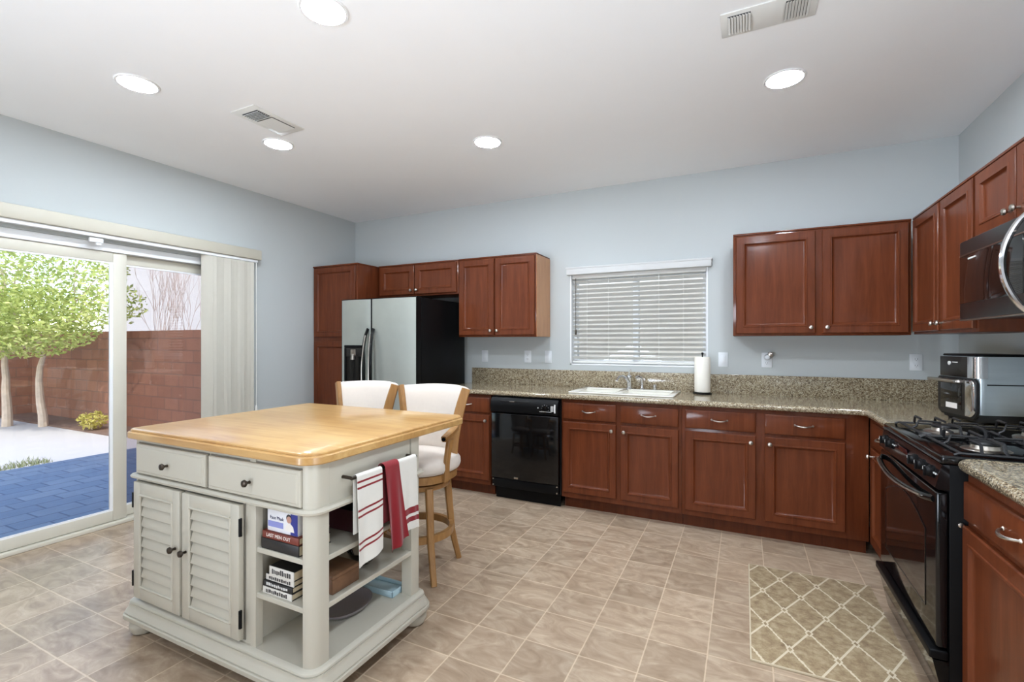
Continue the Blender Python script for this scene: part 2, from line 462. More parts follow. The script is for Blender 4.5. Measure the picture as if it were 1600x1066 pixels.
def tag(o, label=None, cat=None, group=None, kind=None):
    if label: o['label'] = label
    if cat: o['category'] = cat
    if group: o['group'] = group
    if kind: o['kind'] = kind
    return o

def thing(name, label, cat, loc=(0, 0, 0), rz=0.0, group=None):
    o = bpy.data.objects.new(name, None); C.objects.link(o)
    o.empty_display_size = 0.1
    o.location = loc; o.rotation_euler = (0, 0, rz)
    return tag(o, label, cat, group)

def struct(o):
    o['kind'] = 'structure'; return o

def dup(root, loc, rz=None, label=None, group=None):
    def cp(src, par):
        c = src.copy(); C.objects.link(c)
        if par: c.parent = par
        for ch in [q for q in bpy.data.objects if q.parent == src]:
            cp(ch, c)
        return c
    r = cp(root, None)
    r.location = loc
    if rz is not None: r.rotation_euler = (0, 0, rz)
    return tag(r, label, None, group)

def text_obj(name, body, size, mat, parent, loc, rot, extrude=0.0006, sx=1.0):
    cu = bpy.data.curves.new(name, 'FONT'); cu.body = body; cu.size = size; cu.extrude = extrude
    cu.align_x = 'CENTER'; cu.align_y = 'CENTER'; cu.resolution_u = 2
    t = bpy.data.objects.new(name + '_src', cu); C.objects.link(t)
    dg = bpy.context.evaluated_depsgraph_get()
    me = bpy.data.meshes.new_from_object(t.evaluated_get(dg))
    bpy.data.objects.remove(t); bpy.data.curves.remove(cu)
    me.materials.clear(); me.materials.append(mat)
    o = bpy.data.objects.new(name, me); C.objects.link(o)
    o.parent = parent; o.location = loc; o.rotation_euler = rot; o.scale = (sx, 1, 1)
    return o
FRONT = (PI / 2, 0, 0)      # text facing -Y

# ------------------------------------------------------------------ room shell
struct(MB().box(XL - 0.15, XR + 0.15, YREAR - 0.15, YB + 0.15, -0.12, 0).build('floor', M['floor'], smooth=False))
struct(MB().box(XL - 0.15, XR + 0.15, YREAR - 0.15, YB + 0.15, ZC, ZC + 0.12).build('ceiling', M['ceiling'], smooth=False))
# back wall with the sink window opening
WX0, WX1, WZ0, WZ1 = -1.458, -0.268, 1.128, 1.965
w = MB()
w.box(XL - 0.15, WX0, YB, YB + 0.15, 0, ZC); w.box(WX1, XR + 0.15, YB, YB + 0.15, 0, ZC)
w.box(WX0, WX1, YB, YB + 0.15, 0, WZ0); w.box(WX0, WX1, YB, YB + 0.15, WZ1, ZC)
struct(w.build('wall_back', M['wall'], smooth=False))
# left wall with the patio door opening
DY0, DY1, DZ1 = 0.98, 2.86, 2.055
w = MB()
w.box(XL - 0.15, XL, YREAR, DY0, 0, ZC); w.box(XL - 0.15, XL, DY1, YB, 0, ZC); w.box(XL - 0.15, XL, DY0, DY1, DZ1, ZC)
struct(w.build('wall_left', M['wall'], smooth=False))
struct(MB().box(XR, XR + 0.15, YREAR, YB, 0, ZC).build('wall_right', M['wall'], smooth=False))
# unseen window frame on the solid wall, added around the side fill light
f = MB()
for (y0_, y1_, z0_, z1_) in ((-1.06, -1.0, 0.40, 1.62), (0.50, 0.56, 0.40, 1.62), (-0.28, -0.22, 0.45, 1.56), (-1.06, 0.56, 0.40, 0.46), (-1.06, 0.56, 1.56, 1.62)):
    f.box(XR - 0.028, XR, y0_, y1_, z0_, z1_, 0.003)
f.box(XR - 0.006, XR, -1.0, 0.50, 0.46, 1.56)
struct(f.build('added_window_side', M['vinyl_white'], smooth=False))
# rear wall (behind the photographer) with an opening added for the fill light
w = MB()
w.box(XL, -3.65, YREAR - 0.15, YREAR, 0, ZC); w.box(0.85, XR, YREAR - 0.15, YREAR, 0, ZC)
w.box(-3.65, 0.85, YREAR - 0.15, YREAR, 0, 0.28); w.box(-3.65, 0.85, YREAR - 0.15, YREAR, 2.42, ZC)
struct(w.build('wall_rear', M['wall'], smooth=False))
f = MB()  # unseen window frame and blank panel, added behind the rear fill light
for x in (-3.65, -2.15, -0.65, 0.80): f.box(x, x + 0.05, YREAR - 0.12, YREAR - 0.09, 0.28, 2.42)
f.box(-3.65, 0.85, YREAR - 0.12, YREAR - 0.09, 0.28, 0.33); f.box(-3.65, 0.85, YREAR - 0.12, YREAR - 0.09, 2.37, 2.42)
f.box(-3.60, 0.80, YREAR - 0.145, YREAR - 0.125, 0.28, 2.42)
struct(f.build('added_window_rear', M['vinyl_white'], smooth=False))
w = MB(); w.box(XL, XL + 0.014, DY1 + 0.02, 3.60, 0, 0.085, 0.004); w.box(XL, XL + 0.014, YREAR, DY0 - 0.02, 0, 0.085, 0.004)
struct(w.build('baseboard_left', M['white_trim']))
# unseen house roof slab, sized to shade the patio; rear overhang added against sun
struct(MB().box(XL - 0.75, XR + 5.5, YREAR - 4.2, YB + 0.5, 3.35, 3.75).build('roof', M['roof'], smooth=False))

# ------------------------------------------------------------------ sink window
wd = thing('window_1', None, None, (0, 0, 0)); struct(wd)
f = MB()
fy0, fy1 = YB + 0.075, YB + 0.135
for (a, b, c, d) in ((WX0, WX0 + 0.045, WZ0, WZ1), (WX1 - 0.045, WX1, WZ0, WZ1), (-0.895, -0.845, WZ0, WZ1), (WX0, WX1, WZ0, WZ0 + 0.045), (WX0, WX1, WZ1 - 0.045, WZ1)):
    f.box(a, b, fy0, fy1, c, d, 0.004)
struct(f.build('window_frame', M['vinyl_white'], wd))
g = MB(); g.box(WX0 + 0.04, -0.88, fy0 + 0.025, fy0 + 0.03, WZ0 + 0.04, WZ1 - 0.04); g.box(-0.86, WX1 - 0.04, fy0 + 0.04, fy0 + 0.045, WZ0 + 0.04, WZ1 - 0.04)
struct(g.build('pane', M['pane'], wd, smooth=False))
st = MB()
st.box(WX0, WX0 + 0.012, YB - 0.004, YB + 0.075, WZ0, WZ1); st.box(WX1 - 0.012, WX1, YB - 0.004, YB + 0.075, WZ0, WZ1); st.box(WX0, WX1, YB - 0.004, YB + 0.075, WZ0, WZ0 + 0.012)
struct(st.build('window_sill', M['vinyl_white'], wd, smooth=False))

bl = thing('window_blind', 'white faux-wood horizontal blind with half-open slats over the sink', 'blind', (0, YB, 0))
v = MB(); v.box(-1.478, -0.238, -0.058, -0.003, 1.957, 2.022, 0.006); v.box(-1.484, -0.232, -0.064, -0.003, 2.010, 2.026, 0.004)
v.build('valance', M['blind_valance'], bl)
sl = MB(); ns = 19
for i in range(ns):
    z = 1.195 + i * (1.935 - 1.195) / (ns - 1)
    sl.box(-1.438, -0.288, 0.012, 0.062, z - 0.0015, z + 0.0015, 0, rot=Matrix.Rotation(math.radians(-30), 4, 'X'))
sl.build('slats', M['white_trim'], bl, smooth=False)
MB().box(-1.438, -0.288, 0.014, 0.060, 1.146, 1.166, 0.004).build('bottom_rail', M['white_trim'], bl)
MB().box(-1.442, -0.284, 0.010, 0.062, 1.925, 1.962, 0.003).build('headrail', M['white_trim'], bl)
for x in (-1.30, -1.10, -0.66, -0.46):
    cd = MB(); cd.tube([(x, 0.010, 1.16), (x, 0.010, 1.93)], 0.0016, 5); cd.build('cord', M['white_trim'], bl)
cd = MB(); cd.tube([(-1.405, 0.004, 1.93), (-1.405, 0.004, 1.45)], 0.003, 6); cd.lathe([(0.004, 0), (0.009, 0.01), (0.007, 0.045), (0.003, 0.05)], (-1.405, 0.004, 1.405), 8)
tag(cd.build('tilt_cord', M['bronze'], bl), 'dark tilt cord tassel')

# ------------------------------------------------------------------ patio door
pd = thing('door_1', None, None, (XL, 0, 0)); struct(pd)
f = MB()
f.box(-0.13, -0.02, DY0, DY0 + 0.05, 0, DZ1, 0.004); f.box(-0.13, -0.02, DY1 - 0.05, DY1, 0, DZ1, 0.004)
f.box(-0.13, -0.005, DY0, DY1, 0.0, 0.026, 0.004)
struct(f.build('door_frame', M['vinyl'], pd))
f = MB(); f.box(-0.13, -0.02, DY0 + 0.05, DY1 - 0.05, DZ1 - 0.06, DZ1, 0.004)
struct(f.build('door_head', M['vinyl_white'], pd))
def sash(name, y0, y1, x0, x1, mat, gmat, wl=0.085, wr=0.075):
    s_ = MB(); z0, z1 = 0.03, DZ1 - 0.062
    s_.box(x0, x1, y0, y0 + wl, z0, z1, 0.004); s_.box(x0, x1, y1 - wr, y1, z0, z1, 0.004)
    s_.box(x0, x1, y0 + wl, y1 - wr, z0, z0 + 0.075, 0.004); s_.box(x0, x1, y0 + wl, y1 - wr, z1 - 0.07, z1, 0.004)
    o = struct(s_.build(name, mat, pd))
    gx = (x0 + x1) / 2
    g_ = MB(); g_.box(gx - 0.003, gx + 0.003, y0 + wl - 0.01, y1 - wr + 0.01, z0 + 0.07, z1 - 0.065)
    struct(g_.build('pane', gmat, o, smooth=False))
    bd = MB()
    for (a, b, c, d) in ((y0 + wl - 0.002, y0 + wl + 0.012, z0 + 0.073, z1 - 0.068), (y1 - wr - 0.020, y1 - wr + 0.002, z0 + 0.073, z1 - 0.068), (y0 + wl + 0.012, y1 - wr - 0.020, z0 + 0.073, z0 + 0.087), (y0 + wl + 0.012, y1 - wr - 0.020, z1 - 0.082, z1 - 0.068)):
        bd.box(gx + 0.003, x1 - 0.004, a, b, c, d)
    struct(bd.build('glazing_bead', M['vinyl_white'], o, smooth=False))
    return o
s1 = sash('sliding_sash', 0.99, 1.935, -0.075, -0.035, M['vinyl'], M['pane'], 0.085, 0.085)
s2 = sash('fixed_sash', 1.87, 2.815, -0.12, -0.08, M['vinyl'], M['shaded_screen_pane'], 0.065, 0.07)
la = MB(); la.box(-0.079, -0.066, 1.938, 1.952, 1.10, 1.16, 0.003)
struct(la.build('door_latch', M['black_matte'], pd))
la = MB(); la.box(-0.079, -0.066, 2.53, 2.545, 1.885, 1.915, 0.003)
struct(la.build('door_bumper', M['black_matte'], pd))

vb = thing('vertical_blinds', 'cream vertical blinds drawn aside at the right end of the patio door', 'blinds', (XL, 0, 0))
va = MB(); va.box(0.004, 0.090, 0.86, 2.955, 2.098, 2.188, 0.008)
va.build('valance', M['valance'], vb)
hr = MB(); hr.box(0.035, 0.070, 0.88, 2.93, 2.072, 2.098, 0.004); hr.build('headrail', M['vinyl_white'], vb)
for i in range(13):
    y = 2.475 + i * 0.031
    vn = MB(); q = []
    a = math.radians(28 + 10 * math.sin(i * 1.7)); ca, sa = math.cos(a), math.sin(a)
    for z in (0.035, 2.07):
        fr_, bk = [], []
        for k in range(6):
            t = (k / 5 - 0.5) * 0.086; bow = 0.006 * math.cos(PI * (k / 5 - 0.5))
            px, py = 0.052 + t * sa + bow * ca, y + t * ca - bow * sa
            fr_.append((px, py, z)); bk.append((px - 0.0012 * ca, py + 0.0012 * sa, z))
        q.append(fr_ + bk[::-1])
    vn.loops(q); vn.build('vane', M['vane'], vb)
wa = MB(); wa.tube([(0.085, 2.90, 2.07), (0.085, 2.90, 0.75)], 0.003, 6); wa.lathe([(0.004, 0), (0.010, 0.01), (0.009, 0.07), (0.003, 0.08)], (0.085, 2.90, 0.68), 8)
wa.build('pull_cord', M['white_trim'], vb)
tc = MB(); tc.box(0.030, 0.052, 1.675, 1.755, 2.036, 2.068, 0.004); tc.box(0.034, 0.046, 1.715, 1.745, 2.018, 2.036, 0.003)
tc.build('track_bracket', M['vinyl_white'], vb)

# ------------------------------------------------------------------ ceiling fixtures
cl = thing('recessed_light', 'recessed ceiling light, the large one cut by the top edge of the photo', 'ceiling light', (-1.597, 1.459, ZC), 0, 'recessed ceiling lights')
t_ = MB(); t_.lathe([(0.0865, -0.0005), (0.088, -0.006), (0.098, -0.006), (0.103, -0.0005)], (0, 0, 0), 40, cap=False)
t_.build('trim_ring', M['led'], cl)
l_ = MB(); l_.lathe([(0.086, -0.001), (0.086, -0.0045)], (0, 0, 0), 32)
tag(l_.build('lens', M['lamp'], cl), 'glowing lens')
for (x, y, lb) in ((-2.962, 1.431, 'recessed ceiling light nearest the patio door'), (-2.965, 2.303, 'recessed ceiling light beside the small ceiling vent'),
                   (-1.617, 2.925, 'recessed ceiling light above the refrigerator side of the kitchen, alone at mid ceiling'), (0.194, 2.915, 'recessed ceiling light nearest the large louvered ceiling vent')):
    dup(cl, (x, y, ZC), None, lb)
# two unseen ceiling lights, added to brighten the range side of the room
dup(cl, (0.194, 1.459, ZC), None, 'added ceiling light over the range side, out of view')
dup(cl, (0.194, 0.150, ZC), None, 'added ceiling light straight above the camera, out of view')

def vent(name, label, x0, x1, y0, y1, louvers):
    t = thing(name, label, 'vent', ((x0 + x1) / 2, (y0 + y1) / 2, ZC))
    w_, h_ = (x1 - x0) / 2, (y1 - y0) / 2
    fr_ = MB(); fr_.box(-w_, w_, -h_, h_, -0.006, -0.0008, 0.002); fr_.build('frame', M['white_trim'], t)
    for (a, b, c, d, along, lean, n) in louvers:
        bk = MB(); bk.box(a, b, c, d, -0.0072, -0.0064); bk.build('opening', M['vent_dark'], t, smooth=False)
        lv = MB()
        for i in range(n):
            if along == 'y':
                x = a + (i + 0.5) * (b - a) / n
                lv.box(x - 0.0055, x + 0.0055, c, d, -0.0124, -0.0114, rot=Matrix.Rotation(lean, 4, 'Y'))
            else:
                y = c + (i + 0.5) * (d - c) / n
                lv.box(a, b, y - 0.0055, y + 0.0055, -0.0124, -0.0114, rot=Matrix.Rotation(lean, 4, 'X'))
        lv.build('louvers', M['white_trim'], t, smooth=False)
    return t
vent('ceiling_vent', 'large white ceiling vent with two louvered ends near the range', -0.092, 0.272, 2.222, 2.395,
     [(-0.155, -0.065, -0.062, 0.062, 'y', 0.5, 8), (0.065, 0.155, -0.062, 0.062, 'y', -0.5, 8)])
vent('ceiling_vent', 'small white ceiling vent with one dark grille section near the patio door', -2.815, -2.600, 1.853, 2.215,
     [(-0.065, 0.075, -0.135, -0.045, 'x', 1.0, 7), (-0.065, 0.075, -0.035, 0.135, 'x', 0.0, 15)])

# ------------------------------------------------------------------ wall plates
def plate(x, kind, label):
    t = thing('wall_plate', label, 'wall plate', (x, YB - 0.0005, 1.197))
    MB().box(-0.036, 0.036, -0.006, 0, -0.058, 0.058, 0.003).build('cover', M['plate'], t)
    if kind == 'outlet':
        for z in (-0.022, 0.022):
            s_ = MB(); s_.box(-0.017, 0.017, -0.0085, -0.006, z - 0.016, z + 0.016, 0.002); r_ = s_.build('receptacle', M['plate'], t)
            k = MB(); k.box(-0.007, -0.005, -0.0092, -0.0084, z - 0.004, z + 0.007); k.box(0.005, 0.007, -0.0092, -0.0084, z - 0.004, z + 0.006); k.box(-0.002, 0.002, -0.0092, -0.0084, z - 0.011, z - 0.007)
            k.build('slots', M['plate_slot'], r_, smooth=False)
    else:
        MB().box(-0.016, 0.016, -0.010, -0.006, -0.032, 0.032, 0.003).build('rocker', M['plate'], t)
    return t
plate(-2.367, 'switch', 'white wall plate beside the refrigerator')
plate(-1.890, 'outlet', 'white outlet above the dishwasher, under the upper cabinets')
plate(-1.676, 'switch', 'white switch plate just left of the sink window')
plate(-0.153, 'switch', 'white switch plate beside the paper towel roll')
plate(0.159, 'outlet', 'white outlet with a plug-in device')
plate(1.079, 'outlet', 'white outlet near the toaster oven')
pl = thing('air_freshener', 'small grey plug-in device on the outlet right of the paper towels', 'plug-in', (0.162, YB - 0.0105, 1.222))
b_ = MB(); b_.lathe([(0.016, 0), (0.022, 0.006), (0.024, 0.03), (0.016, 0.045), (0.004, 0.048)], (0, 0, 0), 18, '-y'); b_.build('body', M['plate'], pl)
b_ = MB(); b_.box(0.004, 0.040, -0.046, -0.012, 0.004, 0.038, 0.008); b_.build('cap', M['nickel'], pl)

# ------------------------------------------------------------------ cabinets (local: x along width, front y=0 facing -y)
def panel_mesh(w, h, mould=True):
    mb = MB()
    def rect(i, y): return [(i, y, i), (w - i, y, i), (w - i, y, h - i), (i, y, h - i)]
    k = 0.058 if min(w, h) > 0.22 else 0.045
    if mould:
        L = [rect(0, 0), rect(0, -0.015), rect(0.004, -0.019), rect(k - 0.012, -0.019), rect(k - 0.009, -0.0225), rect(k - 0.002, -0.0225), rect(k + 0.003, -0.014), rect(k + 0.010, -0.0095), rect(k + 0.016, -0.0085), rect(k + 0.020, -0.0085)]
    else:
        L = [rect(0, 0), rect(0, -0.012), rect(0.003, -0.0155), rect(0.010, -0.0175), rect(0.016, -0.0195)]
    mb.loops(L)
    return mb

def knob(par, x, z, mat='nickel', y=-0.019, sc=1.0):
    k = MB(); k.lathe([(0.006 * sc, 0), (0.005 * sc, 0.012 * sc), (0.010 * sc, 0.016 * sc), (0.0145 * sc, 0.022 * sc), (0.0125 * sc, 0.029 * sc), (0.005 * sc, 0.032 * sc)], (x, y, z), 16, '-y')
    return k.build('knob', M[mat], par)

def pull(par, x, z, l=0.10, y=-0.0195):
    p_ = MB(); pts = []
    for i in range(13):
        t = i / 12; pts.append((x - l / 2 + l * t, y - 0.026 * math.sin(PI * t) ** 0.6, z + 0.004 - 0.006 * math.sin(PI * t)))
    p_.tube(pts, [0.0035 + 0.0022 * math.sin(PI * i / 12) for i in range(13)], 8)
    p_.lathe([(0.007, 0), (0.005, 0.004)], (x - l / 2, y, z + 0.004), 10, '-y'); p_.lathe([(0.007, 0), (0.005, 0.004)], (x + l / 2, y, z + 0.004), 10, '-y')
    return p_.build('drawer_pull', M['nickel'], par)

def door_part(par, x0, x1, z0, z1, knob_at=None, name='door'):
    d = panel_mesh(x1 - x0, z1 - z0).build(name, M['cherry'], par, (x0, -0.0005, z0))
    if knob_at: knob(d, knob_at[0] - x0, knob_at[1] - z0)
    return d

def drawer_part(par, x0, x1, z0, z1, with_pull=True):
    d = panel_mesh(x1 - x0, z1 - z0, False).build('drawer', M['cherry'], par, (x0, -0.0005, z0))
    if with_pull: pull(d, (x1 - x0) / 2, (z1 - z0) / 2)
    return d

DZ = (0.142, 0.705); RZ = (0.726, 0.858)
def base_cab(label, x, y, w, rz, doors, drawers, depth=0.60, extra=None):
    t = thing('base_cabinet', label, 'cabinet', (x, y, 0), rz, 'base cabinets')
    if extra == 'open':
        cb = MB(); cb.box(0, w, 0, 0.02, 0.10, CT - 0.042); cb.box(0, 0.014, 0.02, depth, 0.10, CT - 0.042); cb.box(w - 0.014, w, 0.02, depth, 0.10, CT - 0.042)
        cb.box(0.014, w - 0.014, 0.02, depth, 0.10, 0.116); cb.build('carcass', M['cherry'], t, smooth=False)
    else:
        MB().box(0, w, 0, depth, 0.10, CT - 0.042, 0.0015).build('carcass', M['cherry'], t)
    MB().box(0.0, w, 0.076, 0.092, 0.0005, 0.10).build('toe_kick', M['cherry'], t, smooth=False)
    for (a, b, kx) in doors:
        door_part(t, a, b, DZ[0], DZ[1], (kx, DZ[1] - 0.045) if kx is not None else None)
    for (a, b) in drawers:
        drawer_part(t, a, b, RZ[0], RZ[1])
    return t
YF = 3.618
G = 0.0015
base_cab('narrow cherry base cabinet left of the dishwasher', -2.520, YF, 0.552, 0, [(0.09, 0.545, 0.515)], [(0.09, 0.545)])
base_cab('cherry base cabinet beside the dishwasher, under the sink', -1.318, YF, 0.912, 0, [(0.014, 0.440, 0.410), (0.474, 0.892, 0.504)], [(0.014, 0.440), (0.474, 0.892)], 0.60, 'open')
base_cab('cherry base cabinet between the sink and the corner', -0.404, YF, 1.098, 0, [(0.024, 0.474, 0.444), (0.527, 0.976, 0.557)], [(0.024, 0.474), (0.527, 0.976)])
base_cab('narrow cherry base cabinet between the corner and the black range', 0.698, 3.612, 0.640, -PI / 2, [(0.115, 0.622, 0.155)], [(0.115, 0.622)])
base_cab('cherry base cabinet at the right edge beyond the black range', 0.698, 2.176, 0.712, -PI / 2, [(0.010, 0.695, 0.665)], [(0.010, 0.695)])

def upper_cab(label, x, y, w, rz, z0, z1, depth, doors, kz=0.04, side=None):
    t = thing('upper_cabinet', label, 'cabinet', (x, y, z0), rz, 'upper cabinets')
    h = z1 - z0
    MB().box(0, w, 0, depth, 0, h - 0.012, 0.0015).build('carcass', M['cherry'], t)
    MB().box(0, w, -0.008, depth, h - 0.012, h, 0.002).build('top_moulding', M['cherry'], t)
    for (a, b, kx) in doors:
        door_part(t, a, b, 0.016, h - 0.024, (kx, 0.016 + kz) if kx is not None else None)
    if side:
        tag(MB().box(w, w + 0.004, 0.004, depth, 0.0, h - 0.014).build('glare_side_panel', M['cherry_glare'], t, smooth=False), 'side panel with bright glare painted in')
    return t
YU = 3.902
upper_cab('cherry upper cabinet with two doors above the dishwasher', -2.473, YU, 0.811, 0, 1.388, 2.137, 0.322, [(0.010, 0.388, 0.360), (0.402, 0.800, 0.430)], side=True)
upper_cab('short cherry cabinet above the refrigerator', -3.468, YU, 0.992, 0, 1.806, 2.137, 0.322, [(0.028, 0.470, 0.440), (0.480, 0.972, 0.512)])
upper_cab('cherry upper cabinet with two wide doors right of the sink window', -0.074, YU, 1.046, 0, 1.385, 2.137, 0.322, [(0.020, 0.518, 0.490), (0.557, 1.030, 0.585)])
upper_cab('cherry upper cabinet in the corner left of the microwave', 0.982, 3.886, 0.942, -PI / 2, 1.388, 2.137, 0.322, [(0.048, 0.484, 0.454), (0.518, 0.925, 0.548)])
mc = upper_cab('short cherry cabinet above the microwave', 0.982, 2.942, 0.768, -PI / 2, 1.808, 2.137, 0.322, [(0.014, 0.378, 0.350), (0.390, 0.754, 0.418)])
w = MB(); w.box(0.002, 0.766, 0.300, 0.322, -0.418, -0.370, 0.002); w.box(0.002, 0.03, 0.2, 0.322, -0.418, -0.365); w.build('back_rail', M['cherry'], mc)

pt = thing('pantry_cabinet', 'tall cherry pantry cabinet between the wall and the refrigerator', 'cabinet', (-4.110, 3.62, 0))
MB().box(0, 0.618, 0, 0.604, 0.10, 2.123, 0.0015).build('carcass', M['cherry'], pt)
MB().box(-0.001, 0.622, -0.010, 0.604, 2.123, 2.137, 0.002).build('top_moulding', M['cherry'], pt)
MB().box(0, 0.618, 0.076, 0.092, 0.0005, 0.10).build('toe_kick', M['cherry'], pt, smooth=False)
door_part(pt, 0.020, 0.598, 1.392, 2.112, (0.565, 1.435)); door_part(pt, 0.020, 0.598, 0.125, 1.345, (0.565, 1.285))

# ------------------------------------------------------------------ countertops
YC, XC = 3.572, 0.662
SX0, SX1, SY0, SY1 = -1.290, -0.470, 3.690, 4.150
def bullnose(pts, z, up=(0, 0, 1)):
    return pts
ct = thing('countertop', 'L-shaped speckled granite countertop along the back wall to the range', 'countertop', (0, 0, 0))
w = MB(); zt, zb = CT, CT - 0.040
hx0, hx1, hy0, hy1 = SX0 + 0.02, SX1 - 0.02, SY0 + 0.02, SY1 - 0.02
YW = YB - 0.002
w.box(-2.535, hx0, YC + 0.018, YW, zb, zt); w.box(hx1, XR - 0.002, YC + 0.018, YW, zb, zt)
w.box(hx0, hx1, YC + 0.018, hy0, zb, zt); w.box(hx0, hx1, hy1, YW, zb, zt)
w.box(XC + 0.018, XR - 0.002, 2.966, YC + 0.018, zb, zt)
w.build('slab', M['granite'], ct, smooth=False)
def edge_strip(path):
    """rounded front edge swept along a path (list of (point, outward dir))"""
    e = MB(); L = []
    for (p, d) in path:
        l = []
        for k in range(9):
            a = -PI / 2 + PI * k / 8
            l.append((p[0] + d[0] * 0.018 * math.cos(a), p[1] + d[1] * 0.018 * math.cos(a), CT - 0.020 + 0.020 * math.sin(a)))
        l.append((p[0], p[1], CT - 0.0001)); L.append(l)
    return e.loops(L)
e = edge_strip([((-2.535, YC + 0.018), (0, -1)), ((XC + 0.018 - 0.03, YC + 0.018), (0, -1)), ((XC + 0.006, YC + 0.006), (-0.9, -0.9)), ((XC + 0.018, YC - 0.012), (-1, 0)), ((XC + 0.018, 2.966), (-1, 0))])
e.build('front_edge', M['granite'], ct)
w = MB(); w.box(-2.510, XR - 0.024, YW - 0.019, YW, CT, 1.078, 0.002); w.box(XR - 0.022, XR - 0.002, 2.966, YW, CT, 1.078, 0.002)
w.build('backsplash', M['granite'], ct)
c2 = thing('countertop', 'speckled granite countertop slab at the right edge in front of the range', 'countertop', (0, 0, 0.010))
w = MB(); w.prism([(XC + 0.018, 1.45), (XR - 0.002, 1.45), (XR - 0.002, 2.174), (XC + 0.05, 2.174), (XC + 0.026, 2.166), (XC + 0.018, 2.145)], zb, zt); w.build('slab', M['granite'], c2, smooth=False)
e = edge_strip([((XC + 0.018, 1.45), (-1, 0)), ((XC + 0.018, 2.145), (-1, 0)), ((XC + 0.026, 2.158), (-0.75, 0.55)), ((XC + 0.05, 2.162), (0, 0.65))]); e.build('front_edge', M['granite'], c2)
MB().box(XR - 0.022, XR - 0.002, 1.45, 2.174, CT, 1.078, 0.002).build('backsplash', M['granite'], c2)

# ------------------------------------------------------------------ sink and taps
sk = thing('kitchen_sink', 'white double-bowl sink set into the granite counter', 'sink', (0, 0, CT))
r_ = MB(); mx = -0.905
for (a, b, c, d) in ((SX0, SX1, SY0, SY0 + 0.045), (SX0, SX1, SY1 - 0.085, SY1), (SX0, SX0 + 0.05, SY0 + 0.03, SY1 - 0.06), (SX1 - 0.05, SX1, SY0 + 0.03, SY1 - 0.06), (mx - 0.025, mx + 0.025, SY0 + 0.03, SY1 - 0.06)):
    r_.box(a, b, c, d, 0.0005, 0.013, 0.005)
r_.build('rim', M['sink_white'], sk)
for (a, b) in ((SX0 + 0.045, mx - 0.02), (mx + 0.02, SX1 - 0.045)):
    q = MB(); y0, y1 = SY0 + 0.04, SY1 - 0.08
    outer = [rrect(a, b, y0, y1, 0.04), rrect(a, b, y0, y1, 0.04), rrect(a + 0.012, b - 0.012, y0 + 0.012, y1 - 0.012, 0.05), rrect(a + 0.05, b - 0.05, y0 + 0.05, y1 - 0.05, 0.05)]
    zs = [0.010, -0.02, -0.165, -0.180]
    q.loops([[(x, y, z) for x, y in pl_] for pl_, z in zip(outer, zs)], False, True)
    bo = q.build('bowl', M['sink_white'], sk)
    dr = MB(); dr.lathe([(0.04, -0.179), (0.04, -0.177), (0.012, -0.178)], ((a + b) / 2, (y0 + y1) / 2, 0), 20); dr.build('drain', M['chrome'], bo)
fa = thing('faucet', 'chrome single-lever faucet behind the sink', 'faucet', (-0.885, 4.105, CT + 0.0135))
q = MB(); q.lathe([(0.03, 0), (0.030, 0.006), (0.022, 0.012), (0.020, 0.085), (0.023, 0.095), (0.021, 0.112), (0.008, 0.118)], seg=20); q.build('body', M['chrome'], fa)
q = MB(); q.tube([(0, -0.012, 0.062), (-0.015, -0.05, 0.095), (-0.035, -0.10, 0.115), (-0.055, -0.15, 0.108), (-0.066, -0.175, 0.080)], [0.013, 0.012, 0.011, 0.011, 0.012], 10); q.build('spout', M['chrome'], fa)
q = MB(); q.tube([(0, 0, 0.112), (0.004, -0.01, 0.140), (0.02, -0.03, 0.165)], [0.012, 0.008, 0.006], 8); q.build('lever', M['chrome'], fa)
spy = thing('side_sprayer', 'chrome pull-out sprayer right of the faucet', 'sprayer', (-0.777, 4.105, CT + 0.0135))
q = MB(); q.lathe([(0.022, 0), (0.022, 0.006), (0.013, 0.012), (0.011, 0.05), (0.013, 0.075)], seg=16); q.build('holder', M['chrome'], spy)
q = MB(); q.tube([(0, 0, 0.07), (-0.004, -0.008, 0.095), (-0.03, -0.03, 0.108), (-0.045, -0.045, 0.100)], [0.012, 0.014, 0.014, 0.010], 10); q.build('head', M['chrome'], spy)
q = MB(); q.lathe([(0.020, 0), (0.020, 0.004), (0.016, 0.006), (0.016, 0.040), (0.010, 0.046)], seg=16)
tag(q.build('air_gap_cap', M['chrome'], None, (-0.672, 4.105, CT + 0.0135)), 'short chrome air gap cap at the right of the sink deck', 'air gap')

# paper towels on the counter
pt2 = thing('paper_towel_roll', 'white paper towel roll on an upright holder beside the sink', 'paper towels', (-0.300, 4.085, CT + 0.0005))
q = MB(); q.lathe([(0.070, 0), (0.070, 0.008), (0.055, 0.013)], seg=24); q.build('base', M['black_satin'], pt2)
q = MB(); q.lathe([(0.020, 0.016), (0.058, 0.016), (0.060, 0.020), (0.060, 0.290), (0.058, 0.294), (0.020, 0.294)], seg=32); q.build('roll', M['paper'], pt2)
q = MB(); q.lathe([(0.005, 0.294), (0.005, 0.312), (0.010, 0.318), (0.008, 0.328), (0.003, 0.331)], seg=12); q.build('finial', M['black_satin'], pt2)

